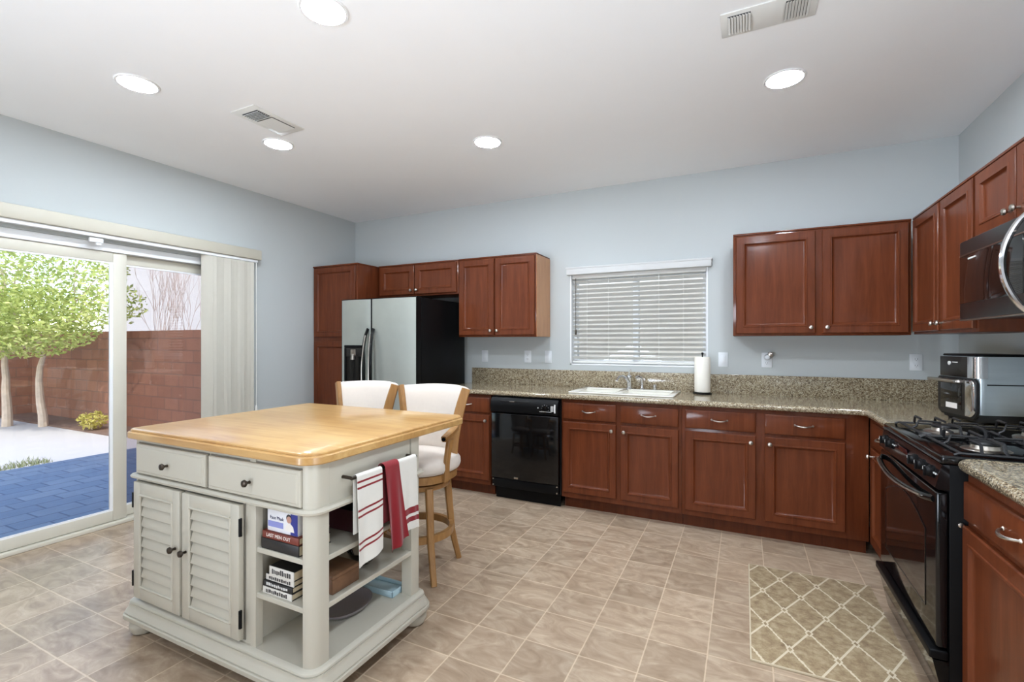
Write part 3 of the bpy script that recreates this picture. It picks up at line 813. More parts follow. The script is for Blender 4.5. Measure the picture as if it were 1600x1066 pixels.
# ------------------------------------------------------------------ dishwasher
dw = thing('dishwasher', 'black dishwasher built in beside the sink cabinet', 'dishwasher', (-1.952, 3.575, 0))
MB().box(0.004, 0.622, 0.06, 0.60, 0.10, CT - 0.044).build('tub', M['black_matte'], dw, smooth=False)
q = MB(); q.box(0.012, 0.618, 0.0, 0.058, 0.190, 0.738, 0.006); q.build('door', M['black_gloss'], dw)
cp = MB()
cp.loops([[(x, y, z) for (y, z) in ((0.058, 0.742), (0.004, 0.742), (-0.012, 0.752), (-0.016, 0.800), (-0.008, 0.848), (0.010, 0.872), (0.058, 0.872))] for x in (0.012, 0.618)])
pn = cp.build('control_panel', M['black_satin'], dw)
q = MB(); q.box(0.10, 0.37, -0.0145, 0.0, 0.838, 0.850, 0.003); q.build('handle_recess', M['black_matte'], pn)
q = MB(); q.box(0.19, 0.235, -0.0162, -0.010, 0.840, 0.846, 0.002); q.build('badge', M['nickel'], pn)
q = MB()
for x in (0.450,): q.lathe([(0.005, 0.015), (0.005, 0.0185)], (x, 0, 0.805), 10, '-y')
q.box(0.462, 0.566, -0.0168, -0.0155, 0.775, 0.778)
for i in range(3): q.box(0.56 + i * 0.012, 0.566 + i * 0.012, -0.0165, -0.012, 0.780, 0.825)
q.box(0.588, 0.600, -0.0168, -0.0135, 0.770, 0.838)
q.build('markings', M['white_marks'], pn, smooth=False)
k = MB(); k.lathe([(0.024, 0.014), (0.024, 0.020), (0.018, 0.034), (0.006, 0.036)], (0.510, 0, 0.802), 20, '-y'); k.build('dial', M['black_gloss'], pn)
k = MB()
for i in range(9):
    a = PI * (0.1 + i * 0.22); k.lathe([(0.0018, 0.016), (0.0018, 0.0178)], (0.510 + 0.031 * math.cos(a), 0, 0.802 + 0.029 * math.sin(a)), 6, '-y')
k.build('dial_marks', M['white_marks'], pn)
q = MB(); q.box(0.014, 0.616, 0.010, 0.055, 0.112, 0.184, 0.004); q.build('lower_panel', M['black_satin'], dw)
q = MB(); q.box(0.020, 0.610, 0.075, 0.09, 0.0005, 0.108, 0.002); q.build('kick_plate', M['black_satin'], dw)
q = MB()
for (x, z) in ((0.026, 0.176), (0.604, 0.176), (0.026, 0.126), (0.604, 0.126)): q.lathe([(0.006, -0.010), (0.006, -0.004), (0.003, -0.003)], (x, 0, z), 10, '-y')
q.build('screws', M['nickel'], dw)
q = MB(); q.box(0.225, 0.262, -0.0008, 0.001, 0.198, 0.212, 0.0004); q.build('badge', M['nickel'], dw)

# ------------------------------------------------------------------ refrigerator
fg = thing('refrigerator', 'black and stainless side-by-side refrigerator with curved handles', 'refrigerator', (-3.442, 3.355, 0))
MB().box(0.004, 0.878, 0.075, 0.80, 0.03, 1.735, 0.006).build('body', M['black_satin'], fg)
MB().box(0.02, 0.862, 0.05, 0.075, 0.015, 0.09).build('toe_grille', M['black_matte'], fg, smooth=False)
def fdoor(x0, x1):
    q = MB(); L = []
    n = 10
    front = [(x0 + (x1 - x0) * i / n, 0.004 - 0.012 * math.sin(PI * i / n) ** 0.7) for i in range(n + 1)]
    poly = [(x0, 0.066)] + front + [(x1, 0.066)]
    poly = poly[::-1]
    q.prism(poly, 0.10, 1.740, 0.004)
    return q.build('door', M['black_satin'], fg)
def fskin(par, x0, x1):
    q = MB(); n = 10
    fr_ = [(x0 + (x1 - x0) * i / n, 0.0030 - 0.012 * math.sin(PI * i / n) ** 0.7) for i in range(n + 1)]
    bk = [(a, b + 0.0035) for a, b in fr_]
    q.prism(fr_ + bk[::-1], 0.108, 1.732)
    return q.build('steel_front', M['fridge_steel'], par, ang=50)
d1 = fdoor(0.0, 0.366); fskin(d1, 0.006, 0.360)
d2 = fdoor(0.372, 0.880); fskin(d2, 0.378, 0.872)
for (dd, x, sgn) in ((d1, 0.335, -1), (d2, 0.402, 1)):
    q = MB(); pts = []
    for i in range(15):
        t = i / 14; pts.append((x + sgn * 0.018 * math.sin(PI * t), -0.006 - 0.062 * math.sin(PI * t) ** 0.55, 0.62 + 0.84 * t))
    q.tube(pts, [0.011 + 0.004 * math.sin(PI * i / 14) for i in range(15)], 10, ry=[0.016] * 15, up=(0, 1, 0))
    h = q.build('handle', M['black_gloss'], dd)
    q = MB(); q.tube([(p[0] - sgn * 0.009, p[1] - 0.012, p[2]) for p in pts[1:-1]], 0.006, 8); q.build('handle_trim', M['nickel'], h)
ds = MB()
for (a, b, c, d) in ((0.052, 0.300, 1.285, 1.310), (0.052, 0.300, 0.955, 0.975), (0.052, 0.078, 0.975, 1.285), (0.274, 0.300, 0.975, 1.285)):
    ds.box(a, b, -0.018, -0.006, c, d, 0.004)
dp = ds.build('dispenser', M['black_satin'], d1)
MB().box(0.078, 0.274, -0.012, -0.0085, 0.975, 1.205).build('dispenser_cavity', M['black_gloss'], dp, smooth=False)
MB().box(0.078, 0.274, -0.016, -0.008, 1.205, 1.285, 0.003).build('dispenser_controls', M['black_steel'], dp)
q = MB(); q.lathe([(0.022, 0.0), (0.018, 0.05), (0.012, 0.055)], (0.165, -0.022, 1.175), 14); q.box(0.135, 0.195, -0.022, -0.012, 1.215, 1.270, 0.004); q.build('dispenser_spout', M['nickel'], dp)

# ------------------------------------------------------------------ gas range (local x 0..0.772 from far to near, front y=0)
rg = thing('gas_range', 'black slide-in gas range with oven window and front knobs', 'range', (0.650, 2.955, 0), -PI / 2)
RW = 0.774
MB().box(0.002, RW - 0.002, 0.0, 0.640, 0.05, 0.905, 0.003).build('body', M['black_satin'], rg)
fl = MB()
for (x, y) in ((0.05, 0.06), (RW - 0.05, 0.06), (0.05, 0.58), (RW - 0.05, 0.58)): fl.lathe([(0.018, 0.0005), (0.018, 0.01), (0.010, 0.015), (0.010, 0.05)], (x, y, 0), 10)
fl.build('levelling_feet', M['black_matte'], rg)
tp = MB(); tp.box(0.0, RW, -0.022, 0.645, 0.906, 0.938, 0.008, 3); top = tp.build('cooktop', M['black_gloss'], rg)
q = MB(); q.tube([(0.004, -0.0235, 0.914), (RW - 0.004, -0.0235, 0.914)], 0.0035, 6); q.build('trim', M['black_steel'], top)
cp = MB(); cp.loops([[(x, y, z) for (y, z) in ((0.0, 0.905), (-0.021, 0.905), (-0.040, 0.822), (-0.030, 0.815), (0.0, 0.815))] for x in (0.0, RW)])
pn = cp.build('control_panel', M['black_gloss'], rg)
def cpoint(z): return -0.021 - (0.905 - z) / 0.083 * 0.019
q = MB(); q.box(0.255, 0.415, -0.0325, -0.028, 0.846, 0.884, 0.001, rot=Matrix.Rotation(0.22, 4, 'X')); q.build('display', M['display'], pn)
for x in (0.065, 0.165, 0.505, 0.595, 0.695):
    k = MB(); k.lathe([(0.024, 0.026), (0.024, 0.033), (0.019, 0.037), (0.017, 0.046), (0.008, 0.048)], (x, 0, 0.862), 20, '-y')
    k.box(x - 0.0035, x + 0.0035, -0.053, -0.042, 0.844, 0.880, 0.002)
    kk = k.build('knob', M['black_satin'], pn)
    q = MB(); q.box(x - 0.0012, x + 0.0012, -0.0538, -0.0528, 0.868, 0.879); q.build('knob_mark', M['white_marks'], kk, smooth=False)
q = MB()
for x in (0.100, 0.200, 0.225, 0.540, 0.630, 0.730, 0.748): q.box(x, x + 0.006, -0.0335, -0.0285, 0.863, 0.868)
q.build('panel_marks', M['white_marks'], pn, smooth=False)
dr = MB(); dr.box(0.003, RW - 0.003, -0.036, -0.001, 0.252, 0.806, 0.008, 3); od = dr.build('oven_door', M['black_gloss'], rg)
# arched oven window
wp = []
for i in range(17):
    t = i / 16; wp.append((0.110 + (RW - 0.22) * t, 0.640 + 0.070 * math.sin(PI * t)))
wp += [(RW - 0.110, 0.350), (0.110, 0.350)]
q = MB(); q.loops([[(x, -0.0362, z) for x, z in wp], [(x, -0.0378, z) for x, z in inset(wp, -0.0)]]); q.build('oven_window', M['dark_glass'], od, smooth=False)
wf = MB(); ii = inset(wp, 0.006)
wf.loops([[(x, -0.0385, z) for x, z in wp], [(x, -0.0385, z) for x, z in ii]], False, False); wf.build('window_border', M['black_steel'], od, smooth=False)
hd = MB(); pts = []
for i in range(17):
    t = i / 16; pts.append((0.03 + (RW - 0.06) * t, -0.036 - 0.036 * math.sin(PI * t) ** 0.5, 0.774 - 0.022 * math.sin(PI * t)))
hd.tube(pts, 0.009, 10, ry=0.012); hh = hd.build('handle', M['black_gloss'], od)
q = MB(); q.tube([(p[0], p[1] - 0.012, p[2] + 0.002) for p in pts[1:-1]], 0.004, 6); q.build('handle_trim', M['nickel'], hh)
br = MB(); br.box(0.0, RW, -0.056, -0.001, 0.212, 0.244, 0.006, 3); bdw = MB()
bdw.loops([[(x, y, z) for (y, z) in ((-0.001, 0.208), (-0.046, 0.208), (-0.006, 0.030), (-0.001, 0.030))] for x in (0.004, RW - 0.004)])
ddr = bdw.build('storage_drawer', M['black_gloss'], rg); br.build('drawer_grip', M['black_satin'], ddr)
q = MB(); q.lathe([(0.009, 0), (0.009, 0.006), (0.004, 0.008)], (0, 0, 0), 12, '-y'); q.build('side_screw', M['nickel'], rg, (RW + 0.001, 0.03, 0.70), (0, 0, PI / 2))
# burners and grates
for (x, y, r) in ((0.19, 0.16, 0.048), (0.19, 0.45, 0.038), (0.585, 0.16, 0.042), (0.585, 0.45, 0.050)):
    q = MB(); q.lathe([(r + 0.030, 0.938), (r + 0.024, 0.942), (r + 0.004, 0.943), (r, 0.956), (r - 0.004, 0.958)], (x, y, 0), 24); bn_ = q.build('burner', M['nickel'], top)
    q = MB(); q.lathe([(r, 0.9585), (r + 0.002, 0.962), (r - 0.004, 0.968), (0.01, 0.969)], (x, y, 0), 24); q.build('burner_cap', M['cast_iron'], bn_)
for gx in (0.02, 0.397):
    g_ = MB(); gw, gd = 0.357, 0.585; x0, y0 = gx, 0.018; rr = 0.0052; zb_, zt_ = 0.946, 0.982
    g_.tube([(x0, y0 + 0.02, zb_), (x0 + gw, y0 + 0.02, zb_)], rr, 6); g_.tube([(x0, y0 + gd - 0.02, zb_), (x0 + gw, y0 + gd - 0.02, zb_)], rr, 6)
    for x in (x0, x0 + gw): g_.tube([(x, y0, 0.9395), (x, y0 + 0.012, zb_), (x, y0 + gd - 0.012, zb_), (x, y0 + gd, 0.9395)], rr, 6)
    g_.tube([(x0, y0 + gd / 2, zb_), (x0 + gw, y0 + gd / 2, zb_)], rr, 6)
    for cy in (y0 + 0.145, y0 + 0.44):
        cx = x0 + gw / 2
        for k in range(4):
            a = PI / 2 * k
            ox, oy = math.cos(a), math.sin(a); Lx = gw / 2 if k % 2 == 0 else 0.125
            g_.tube([(cx + ox * Lx, cy + oy * Lx, zb_), (cx + ox * Lx * 0.86, cy + oy * Lx * 0.86, zb_ + 0.012), (cx + ox * Lx * 0.80, cy + oy * Lx * 0.80, zt_), (cx + ox * 0.022, cy + oy * 0.022, zt_ - 0.003)], rr, 6)
    for cy in (y0 + 0.075, y0 + 0.215, y0 + 0.37, y0 + 0.51):
        for sx in (0, 1):
            xa = x0 + gw * sx; di = 1 if sx == 0 else -1
            g_.tube([(xa, cy, zb_), (xa + di * 0.010, cy, zt_ - 0.004), (xa + di * 0.020, cy, zt_), (xa + di * 0.095, cy, zt_ - 0.002)], rr, 6)
    g_.build('grate', M['cast_iron'], top)

# ------------------------------------------------------------------ microwave
mw = thing('microwave', 'over-the-range microwave in dark steel with a chrome bow handle', 'microwave', (0.912, 2.938, 1.445), -PI / 2)
MB().box(0, 0.760, 0.03, 0.392, 0, 0.360, 0.003).build('body', M['black_steel'], mw)
fr_ = MB(); fr_.box(0.0, 0.760, 0.0, 0.03, 0.0, 0.360, 0.004)
fdr = fr_.build('door', M['black_steel'], mw)
MB().box(0.006, 0.57, -0.002, 0.002, 0.072, 0.290, 0.002).build('door_window', M['dark_glass'], fdr)
MB().box(0.640, 0.752, -0.002, 0.002, 0.072, 0.290, 0.002).build('control_panel', M['dark_glass'], fdr)
q = MB(); q.box(0.006, 0.752, -0.003, 0.0, 0.291, 0.296); q.build('trim_line', M['nickel'], fdr, smooth=False)
q = MB(); q.box(0.100, 0.178, -0.0032, -0.0015, 0.268, 0.275); q.build('badge', M['white_marks'], fdr, smooth=False)
q = MB(); q.box(0.0, 0.760, -0.001, 0.03, -0.006, 0.0, 0.002); q.build('bottom_trim', M['nickel'], mw)
q = MB(); pts = []
for i in range(21):
    t = i / 20; pts.append((0.592, 0.0 - 0.066 * math.sin(PI * t) ** 0.75, 0.010 + 0.345 * t))
q.tube(pts, 0.011, 10, ry=0.011); q.build('handle', M['chrome'], fdr)

# ------------------------------------------------------------------ toaster oven / air fryer on the corner counter
af = thing('toaster_oven', 'stainless countertop air-fryer oven with a drop-down glass door in the corner', 'toaster oven', (1.008, 3.128, CT + 0.0005), math.radians(-78))
# local: front (door) is -y; local x runs along the door from far to near
AW, AD, AH = 0.285, 0.243, 0.352
af.location = (0.984, 3.412, CT + 0.0005)
q = MB()
for (x, y) in ((0.03, 0.03), (AW - 0.03, 0.03), (0.03, AD - 0.03), (AW - 0.03, AD - 0.03)): q.lathe([(0.014, 0), (0.016, 0.012)], (x, y, 0), 10)
q.build('feet', M['black_matte'], af)
MB().box(0.006, AW - 0.004, 0.004, AD, 0.012, 0.050, 0.006).build('base', M['black_matte'], af)
q = MB(); bp = rrect(0.0, AW, 0.0, AD, [0.006, 0.030, 0.004, 0.004], 6); q.prism(bp, 0.050, AH - 0.012); q.build('body', M['fryer_steel'], af)
q = MB(); q.prism(rrect(0.002, AW - 0.002, 0.002, AD, [0.006, 0.030, 0.004, 0.004], 6), AH - 0.012, AH, 0.004); q.build('lid_panel', M['black_satin'], af)
q = MB(); q.box(AW - 0.0005, AW + 0.0015, 0.036, AD - 0.004, 0.198, 0.2035); q.build('side_seam', M['black_matte'], af, smooth=False)
q = MB(); q.box(0.002, AW - 0.066, -0.010, -0.0005, 0.232, AH - 0.014, 0.003); cpn = q.build('control_panel', M['black_steel'], af)
q = MB(); q.prism(rrect(AW - 0.064, AW + 0.001, -0.010, 0.040, [0.002, 0.030, 0.002, 0.002], 6), 0.232, AH - 0.014); q.build('control_trim', M['chrome'], cpn)
q = MB(); q.lathe([(0.011, 0.0), (0.011, 0.004), (0.004, 0.005)], (0.085, -0.010, 0.302), 14, '-y'); q.build('indicator', M['white_marks'], cpn)
q = MB(); q.box(0.105, 0.150, -0.0108, -0.0098, 0.306, 0.310); q.build('badge', M['white_marks'], cpn, smooth=False)
# drop-down door: black rim, dark frame, glass, bright rounded right edge
def dshape_(o): return rrect(0.0 - o, AW + 0.006 + o, 0.030 - o, 0.226 + o, [0.034, 0.040, 0.032, 0.006], 6)
q = MB(); q.loops([[(x, y, z) for x, z in dshape_(0.003)] for y in (-0.0008, -0.012)]); dd = q.build('door', M['black_matte'], af)
q = MB(); q.loops([[(x, y, z) for x, z in rrect(0.002, AW - 0.062, 0.036, 0.224, [0.028, 0.004, 0.004, 0.004], 5)] for y in (-0.0122, -0.019)]); q.build('door_frame', M['black_steel'], dd)
q = MB(); L = []
for (y, o) in ((-0.0122, 0.0), (-0.019, 0.0), (-0.024, 0.006), (-0.025, 0.014)):
    L.append([(x, y, z) for x, z in rrect(AW - 0.060 + o * 0.6, AW + 0.004 - o, 0.036 + o * 0.5, 0.222 - o * 0.5, [0.003, 0.036, 0.028, 0.003], 6)])
q.loops(L); q.build('door_trim', M['chrome'], dd)
MB().box(0.028, 0.196, -0.021, -0.0188, 0.062, 0.196, 0.001).build('door_glass', M['dark_glass'], dd)
q = MB(); q.box(0.075, 0.165, -0.0226, -0.0208, 0.066, 0.094); tag(q.build('sticker', M['ink_white'], dd, smooth=False), 'white sticker')
q = MB(); q.box(0.004, 0.222, -0.072, -0.052, 0.205, 0.222, 0.004); q.box(0.020, 0.036, -0.054, -0.018, 0.206, 0.220); q.box(0.190, 0.206, -0.054, -0.018, 0.206, 0.220); q.build('door_handle', M['nickel'], dd)

# ------------------------------------------------------------------ rug
q = MB(); q.box(0.025, 0.618, 2.235, 3.188, 0.0006, 0.0095, 0.003)
rug = tag(q.build('kitchen_rug', M['rug']), 'beige trellis-pattern rug on the tile in front of the range', 'rug')
q = MB(); q.box(0.0225, 0.029, 2.234, 3.189, 0.0006, 0.0102, 0.002); q.box(0.0225, 0.619, 3.184, 3.190, 0.0006, 0.0102, 0.002); q.box(0.0225, 0.619, 2.2335, 2.239, 0.0006, 0.0102, 0.002); q.build('binding', M['rug_edge'], rug)

# ------------------------------------------------------------------ island
IX0, IX1, IY0, IY1 = -2.530, -1.385, 1.215, 1.845
isl = thing('kitchen_island', 'white louver-door kitchen island with a butcher-block top and open shelves', 'island', (0, 0, 0))
iw = M['island_white']
TZ0, TZ1 = 0.897, 0.944
tp = MB()
def lp(i, z): return [(x, y, z) for x, y in rrect(-2.556 + i, -1.358 - i, 1.183 + i, 2.215 - i, [0.03 - i * 0.5, 0.085 - i, 0.05 - i, 0.03 - i * 0.5], 6)]
tp.loops([lp(0.012, TZ0), lp(0.003, TZ0 + 0.002), lp(0.0, TZ0 + 0.006), lp(0.0, TZ0 + 0.029), lp(0.003, TZ0 + 0.033), lp(0.011, TZ0 + 0.0335), lp(0.011, TZ0 + 0.036), lp(0.0095, TZ0 + 0.038), lp(0.011, TZ0 + 0.043), lp(0.018, TZ1)])
tp.build('top', M['butcher'], isl)
# carcass: left closed cabinet
q = MB()
q.box(IX0, IX1 - 0.045, IY0 + 0.004, IY1, 0.735, TZ0 - 0.0005)              # apron box
q.box(IX0, -1.722, IY0 + 0.004, IY1, 0.162, 0.735)                          # closed cupboard
q.build('carcass', iw, isl, smooth=False)
q = MB(); q.box(IX1 - 0.045, IX1 - 0.003, IY0 + 0.0765, IY1 - 0.0765, 0.735, TZ0 - 0.0005, 0.002); q.build('side_apron', iw, isl, smooth=False)
# posts
def post(x0, x1, y0, y1, rad):
    p_ = MB(); p_.prism(rrect(x0, x1, y0, y1, rad, 8), 0.162, TZ0 - 0.0005); return p_.build('post', iw, isl)
post(-1.432, IX1 + 0.004, IY0 - 0.004, IY0 + 0.072, [0.002, 0.044, 0.002, 0.002])
post(-1.440, IX1 + 0.002, IY1 - 0.072, IY1 + 0.004, [0.002, 0.002, 0.03, 0.002])
post(-1.722, -1.690, IY0 - 0.002, IY0 + 0.03, 0.002)
post(-1.722, -1.690, IY1 - 0.03, IY1, 0.002)
# waist moulding (ring)
def ring_mould(name, x0, x1, y0, y1, prof, rad):
    m_ = MB(); L = []
    for (o, z) in prof:
        L.append([(x, y, z) for x, y in rrect(x0 - o, x1 + o, y0 - o, y1 + o, [max(0.002, rad[i] + o) for i in range(4)], 6)])
    m_.loops(L, True, True); return m_.build(name, iw, isl, ang=24)
RAD = [0.004, 0.046, 0.02, 0.004]
ring_mould('waist_moulding', IX0, IX1 + 0.004, IY0 - 0.004, IY1 + 0.004, [(0.0, 0.714), (0.008, 0.714), (0.016, 0.719), (0.018, 0.727), (0.010, 0.735), (0.0, 0.737)], RAD)
# plinth moulding
ring_mould('base_moulding', IX0, IX1 + 0.004, IY0 - 0.004, IY1 + 0.004,
           [(0.026, 0.078), (0.041, 0.078), (0.044, 0.082), (0.044, 0.097), (0.041, 0.101), (0.036, 0.101), (0.036, 0.1045), (0.038, 0.106), (0.034, 0.114), (0.025, 0.126), (0.021, 0.138), (0.021, 0.142), (0.0165, 0.142), (0.0165, 0.1455), (0.019, 0.147), (0.017, 0.153), (0.010, 0.159), (0.004, 0.161), (0.0, 0.163)], RAD)
for (x, y) in ((-2.500, 1.235), (-1.412, 1.240), (-1.412, 1.836), (-2.500, 1.836)):
    f_ = MB(); f_.lathe([(0.030, 0.0005), (0.045, 0.008), (0.056, 0.030), (0.055, 0.050), (0.040, 0.070), (0.034, 0.078)], (x, y, 0), 24); f_.build('bun_foot', iw, isl)
# drawers
for (a, b) in ((-2.498, -1.988), (-1.966, -1.434)):
    g_ = MB(); g_.box(a - 0.004, b + 0.004, IY0 + 0.000, IY0 + 0.0035, 0.738, 0.880); gp = g_.build('drawer_recess', M['island_gap'], isl, smooth=False)
    q = MB(); w_, h_ = b - a, 0.876 - 0.742
    def rc(i, y): return [(i, y, i), (w_ - i, y, i), (w_ - i, y, h_ - i), (i, y, h_ - i)]
    q.loops([rc(0, 0), rc(0, -0.010), rc(0.004, -0.014), rc(0.012, -0.014), rc(0.016, -0.018)])
    dr_ = q.build('drawer', iw, isl, (a, IY0 - 0.0005, 0.742))
    knob(dr_, w_ / 2, h_ * 0.46, 'bronze', -0.018, 1.0)
# louvered doors
for (a, b, kx) in ((-2.502, -2.150, 0.325), (-2.132, -1.760, 0.030)):
    z0, z1 = 0.178, 0.705; w_, h_ = b - a, z1 - z0
    g_ = MB(); g_.box(a - 0.006, b + 0.006, IY0 + 0.0, IY0 + 0.0035, z0 - 0.004, z1 + 0.004); g_.build('door_recess', M['island_gap'], isl, smooth=False)
    q = MB(); k = 0.052
    q.box(0, k, -0.022, 0, 0, h_, 0.003); q.box(w_ - k, w_, -0.022, 0, 0, h_, 0.003); q.box(k - 0.001, w_ - k + 0.001, -0.022, 0, 0, k + 0.006, 0.003); q.box(k - 0.001, w_ - k + 0.001, -0.022, 0, h_ - k - 0.004, h_, 0.003)
    bz = k + 0.006; tz = h_ - k - 0.004
    for (p0, p1) in (((k, bz), (k, tz)), ((w_ - k, bz), (w_ - k, tz)), ((k, bz), (w_ - k, bz)), ((k, tz), (w_ - k, tz))):
        q.tube([(p0[0], -0.021, p0[1]), (p1[0], -0.021, p1[1])], 0.006, 8)
    d_ = q.build('door', iw, isl, (a, IY0 - 0.0005, z0))
    q = MB(); nl = 9
    q.box(k, w_ - k, -0.005, 0, bz, tz)
    for i in range(nl):
        zc = bz + (i + 0.5) * (tz - bz) / nl
        q.box(k + 0.006, w_ - k - 0.006, -0.0125 - 0.0028, -0.0125 + 0.0028, zc - 0.0255, zc + 0.0255, 0.0015, rot=Matrix.Rotation(-0.26, 4, 'X'))
    q.build('louvers', iw, d_)
    knob(d_, kx, h_ * 0.535, 'bronze', -0.022, 1.0)
    hx = -0.005 if kx > 0.2 else w_ + 0.005
    for hz in (0.085, h_ - 0.085):
        q = MB(); q.tube([(hx, -0.019, hz - 0.034), (hx, -0.019, hz + 0.034)], 0.0068, 8); q.build('hinge', M['black_satin'], d_)
# shelves
for z in (0.548, 0.372):
    q = MB(); q.prism(rrect(-1.722, IX1 + 0.001, IY0 + 0.004, IY1 - 0.002, [0.002, 0.052, 0.036, 0.002], 6), z - 0.020, z, 0.002); q.build('shelf', iw, isl)
# towel bar on the side apron
BX = IX1 + 0.048; BZ = 0.822
q = MB(); q.tube([(BX, 1.352, BZ), (BX, 1.748, BZ)], 0.007, 10)
for y in (1.358, 1.742):
    q.tube([(IX1 - 0.001, y, BZ), (BX, y, BZ)], 0.007, 8)
    q.lathe([(0.013, 0.0)], (0, 0, 0), 4) if False else None
bar = q.build('towel_bar', M['bronze'], isl)

# towels draped over the bar: front drop, over the bar, short back drop
def towel(name, label, y0, y1, zf, zbk, mat, bands, off=0.0, skew=0.0, waves=3, amp=0.008, seed=1, zrag=0.0, taper=0.0, thick=0.0022):
    rnd = random.Random(seed)
    t = thing(name, label, 'towel', (BX, (y0 + y1) / 2, BZ), 0, 'towels on the island bar')
    ny = 26; W = y1 - y0
    path = []
    R = 0.0085 + off
    nf = 44
    for i in range(nf): path.append(('f', zf + (BZ - zf) * i / nf))
    for i in range(9): path.append(('a', PI * i / 8))
    for i in range(1, 12): path.append(('b', BZ - (BZ - zbk) * i / 11))
    ph = rnd.random() * 6
    def pos(k, j, s):
        u = j / ny; typ, val = path[k]
        rr = R + s * thick
        if typ == 'f': x, z = rr, val
        elif typ == 'a': x, z = rr * math.cos(val), BZ + rr * math.sin(val)
        else: x, z = -rr, val
        if typ == 'f':
            dz = (BZ - z) / max(0.01, BZ - zf)
            x += (amp * dz * (math.sin(u * waves * 2 * PI + ph + 1.2 * dz) + 1.0))
            y = y0 + W * (0.5 + (u - 0.5) * (1 - taper * (1 - dz))) + skew * dz + 0.004 * dz * math.sin(u * 7 + ph)
            if k == 0 or True: z -= zrag * dz * math.sin(u * 2.2 + ph)
        else:
            y = y0 + W * (0.5 + (u - 0.5) * (1 - taper))
        return Vector((x, y - (y0 + y1) / 2, z - BZ))
    def sheet(ks, ex=0.0, j0=0, j1=ny):
        b = MB()
        A = [[b.bm.verts.new(pos(k, j, 1 + ex)) for j in range(j0, j1 + 1)] for k in ks]
        B = [[b.bm.verts.new(pos(k, j, 0 - ex * 0.0)) for j in range(j0, j1 + 1)] for k in ks]
        n = j1 - j0
        for i in range(len(ks) - 1):
            for j in range(n):
                b.bm.faces.new((A[i][j], A[i][j + 1], A[i + 1][j + 1], A[i + 1][j]))
                b.bm.faces.new((B[i][j], B[i + 1][j], B[i + 1][j + 1], B[i][j + 1]))
            b.bm.faces.new((A[i][0], A[i + 1][0], B[i + 1][0], B[i][0])); b.bm.faces.new((A[i][n], B[i][n], B[i + 1][n], A[i + 1][n]))
        for e_ in (0, len(ks) - 1):
            for j in range(n): b.bm.faces.new((A[e_][j], A[e_][j + 1], B[e_][j + 1], B[e_][j]))
        return b
    sheet(range(len(path))).build('cloth', mat, t, ang=60)
    for (k0, k1, bm_) in bands:
        tag(sheet(range(k0, k1 + 1), 0.35).build('stripe', bm_, t, ang=60), None)
    return t
TW, TR = M['towel_white'], M['towel_red']
towel('dish_towel', 'white dish towel with thin paired red stripes on the island bar', 1.372, 1.512, 0.492, 0.60, TW, [(2, 2 + 1, TR), (5, 6, TR), (16, 17, TR), (19, 20, TR), (34, 35, TR), (37, 38, TR)][:0] + [(8, 9, TR), (11, 12, TR), (24, 25, TR), (27, 28, TR), (38, 39, TR), (41, 42, TR)], seed=3, amp=0.006, zrag=0.016, waves=1.2)
towel('dish_towel', 'plain deep red dish towel between the two white towels', 1.506, 1.620, 0.492, 0.58, TR, [], off=0.010, seed=8, amp=0.010, skew=0.035, waves=1.6, zrag=0.02, taper=0.25)
towel('dish_towel', 'white dish towel with one broad red band at its hem', 1.612, 1.735, 0.500, 0.58, TW, [(5, 8, TR), (10, 14, TR)], off=0.002, seed=5, amp=0.003, skew=0.02, waves=2.2, zrag=0.012)

# books and boxes on the island shelves
def book(label, x0, x1, y0, y1, z0, h, cover, spine=None, rz=0.0, title=None, tmat=None, tsize=0.02, grp='books on the island shelves'):
    t = thing('book', label, 'book', (x0, y0, z0 + 0.0006), rz, grp)
    w_, d_ = x1 - x0, y1 - y0
    q = MB(); q.box(0, w_, 0, d_, 0, 0.0025); q.box(0, w_, 0, d_, h - 0.0025, h); q.build('cover', cover, t, smooth=False)
    q = MB(); q.box(0, w_, -0.002, 0.003, 0, h, 0.001); sp_ = q.build('spine', spine or cover, t)
    MB().box(0.003, w_ - 0.003, 0.003, d_ - 0.003, 0.0025, h - 0.0025).build('pages', M['pages'], t, smooth=False)
    if title: text_obj('title', title, tsize, tmat, sp_, (w_ * 0.45, -0.0024, h * 0.5), FRONT)
    return t, w_, d_, sp_
b1, *_ = book('thick black hardcover at the bottom of the upper island shelf stack', -1.672, -1.468, 1.226, 1.375, 0.548, 0.040, M['book_black'])
book('red-brown book titled LAST MEN OUT on the upper island shelf', -1.668, -1.470, 1.228, 1.372, 0.5888, 0.027, M['book_red'], None, 0, 'LAST MEN OUT', M['ink_white'], 0.019)
bx = thing('face_mask_box', 'white and blue face mask box on top of the book stack', 'box', (-1.652, 1.236, 0.6166))
MB().box(0, 0.165, 0, 0.105, 0, 0.080, 0.001).build('carton', M['box_white'], bx)
q = MB(); q.box(0.128, 0.1655, -0.0006, 0, 0.001, 0.079); q.build('blue_panel', M['ink_blue'], bx, smooth=False)
q = MB(); q.box(0.004, 0.088, -0.0006, 0, 0.016, 0.038); q.build('lavender_panel', M['ink_lav'], bx, smooth=False)
q = MB(); q.lathe([(0.013, 0.0006), (0.013, 0.0009)], (0.120, 0, 0.056), 18, '-y'); q.build('portrait_face', M['ink_skin'], bx)
q = MB(); q.lathe([(0.0145, 0.0004), (0.0145, 0.0006)], (0.119, 0, 0.062), 18, '-y'); q.build('portrait_hair', M['ink_dark'], bx)
q = MB(); q.prism([(-0.028, 0), (0.026, 0), (0.020, 0.020), (0.006, 0.030), (-0.006, 0.030), (-0.020, 0.018)], 0.0, 0.0004); q.build('portrait_shoulders', M['ink_white'], bx, (0.122, -0.0006, 0.012), FRONT, smooth=False)
